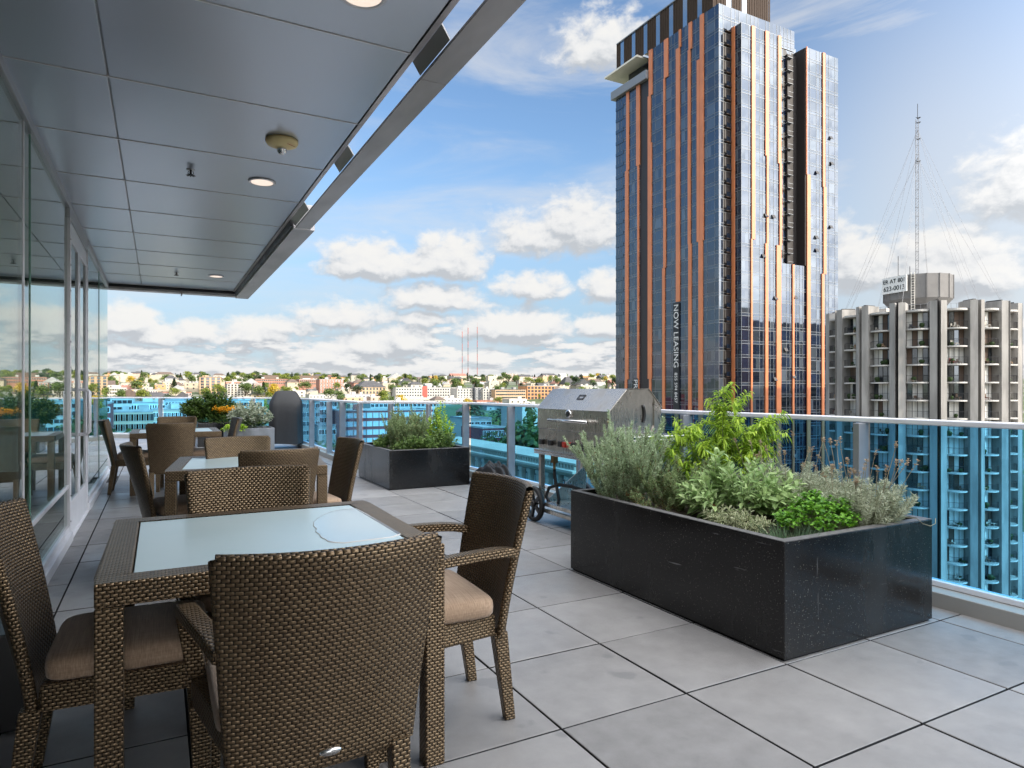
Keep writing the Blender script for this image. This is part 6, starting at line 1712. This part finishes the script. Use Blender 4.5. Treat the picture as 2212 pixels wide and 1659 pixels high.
def build_sky():
    sky = t.n('ShaderNodeTexSky', {'sky_type': 'NISHITA', 'sun_disc': False, 'sun_elevation': SUN_EL, 'sun_rotation': SUN_AZ, 'altitude': 60, 'air_density': 1.0, 'dust_density': .5, 'ozone_density': 2.0})
    dr = t.n('ShaderNodeTexCoord').outputs['Generated']
    sp = t.n('ShaderNodeSeparateXYZ', None, Vector=dr); x, y, z = sp.outputs
    A = t.m('MULTIPLY', t.m('ARCTAN2', x, y), 180/math.pi); E = t.m('MULTIPLY', t.m('ARCSINE', z), 180/math.pi)
    AE = t.n('ShaderNodeCombineXYZ', None, X=A, Y=E).outputs[0]
    g = group_density()
    def dens(off):
        n = t.n('ShaderNodeGroup'); n.node_tree = g; t.set(n.inputs[0], t.vm('ADD', AE, off) if off else AE); return n.outputs[0]
    D = dens(None); D2 = dens((.5, 1.25, 0)); D3 = dens((.15, .45, 0))
    mask = t.ss(D, -.02, .40)
    # veils of thin high cloud
    cir = t.noise(t.vm('MULTIPLY', t.vm('ADD', AE, (0, 0, 3)), (.035, .16, 1)), 1.0, 7, .6, .6)
    cmask = t.m('MULTIPLY', t.ss(cir, .40, .72), .62)
    right = t.m('MULTIPLY', t.ss(A, 44, 62), t.m('MULTIPLY', t.ss(E, 36, 14), .62)); cmask = t.m('MAXIMUM', cmask, right)
    lit = t.m('ADD', t.m('MULTIPLY', t.m('SUBTRACT', D, D2), .75), t.m('MULTIPLY', t.m('SUBTRACT', D, D3), .9))
    shade = t.ss(lit, -.38, .62)
    thick = t.ss(D, .25, 1.0)
    sh = t.m('SUBTRACT', shade, t.m('MULTIPLY', thick, .12), clamp=True)
    ccol = t.ramp(sh, [(0, (.60, .635, .68)), (.26, (.80, .82, .845)), (.60, (.93, .935, .94)), (1, (1.0, .99, .965))])
    hi = t.vm('SCALE', ccol, None); t.t.nodes[-1].inputs['Scale'].default_value = CLOUD_K
    skyc = t.n('ShaderNodeHueSaturation', None, Saturation=SKY_SAT, Value=SKY_VAL, Color=sky.outputs[0]).outputs[0]
    pale = t.vm('SCALE', (.50, .70, .93)); t.t.nodes[-1].inputs['Scale'].default_value = CLOUD_K*.80
    skyc = t.mix(t.m('MULTIPLY', t.ss(E, 22, 1), .85), skyc, pale)
    veil = t.vm('SCALE', (1.0, 1.0, 1.0)); t.t.nodes[-1].inputs['Scale'].default_value = CLOUD_K*.86
    c = t.mix(cmask, skyc, veil); c = t.mix(mask, c, hi)
    # clouds and haze glow towards the sun, spread wider as added fill
    sund = t.m('MAXIMUM', t.vm('DOT_PRODUCT', dr, tuple(sv)), 0.0)
    overhead_fill = t.ss(E, 34, 55)  # unseen overhead sky brightened, added as fill for the shaded deck
    gain = t.m('ADD', 1.0, t.m('ADD', t.m('MULTIPLY', t.m('POWER', sund, 2.2), 7.5), t.m('MULTIPLY', overhead_fill, 2.2)))
    vv = t.vm('SCALE', c); t.set(t.t.nodes[-1].inputs['Scale'], gain); c = vv
    # hazy brightening just above the horizon
    c = t.mix(t.m('MULTIPLY', t.ss(E, 3.0, -.5), .45), c, veil)
    bg = t.n('ShaderNodeBackground', None, Color=c, Strength=SKY_STR); t.set(wout.inputs[0], bg.outputs[0])
SKY_STR, CLOUD_K, SKY_SAT, SKY_VAL = .074, 5.5, 1.08, 1.3
sv = Vector((math.sin(SUN_AZ)*math.cos(SUN_EL), math.cos(SUN_AZ)*math.cos(SUN_EL), math.sin(SUN_EL)))
build_sky()
W.cycles.sampling_method = 'MANUAL'; W.cycles.sample_map_resolution = 1024

sd = bpy.data.lights.new('sun', 'SUN'); sd.energy = 2.0; sd.angle = R(.55); sd.color = (1.0, .88, .72)
so = bpy.data.objects.new('sun', sd); COL.objects.link(so)
sv = Vector((math.sin(SUN_AZ)*math.cos(SUN_EL), math.cos(SUN_AZ)*math.cos(SUN_EL), math.sin(SUN_EL)))
so.rotation_euler = (-sv).to_track_quat('-Z', 'Y').to_euler()

cd = bpy.data.cameras.new('camera'); cam = bpy.data.objects.new('camera', cd); COL.objects.link(cam)
cam.location = (0, 0, CH); cam.rotation_euler = (R(90), 0, -TH)
cd.sensor_width = 36; cd.lens = F/2212*36; cd.shift_y = 13.5/2212; cd.clip_start = .05; cd.clip_end = 20000
S.camera = cam
S.view_settings.view_transform = 'Standard'; S.view_settings.look = 'None'; S.view_settings.gamma = 1; S.view_settings.exposure = 1.19
S.render.engine = 'CYCLES'
cy = S.cycles
cy.max_bounces = 10; cy.transparent_max_bounces = 16; cy.glossy_bounces = 5; cy.diffuse_bounces = 4; cy.transmission_bounces = 4
cy.use_denoising = True; cy.sample_clamp_indirect = 3
cy.caustics_reflective = False; cy.caustics_refractive = False

# drop prototypes nobody placed
for o in list(bpy.data.objects):
    if o.get('label') == 'x': bpy.data.objects.remove(o)
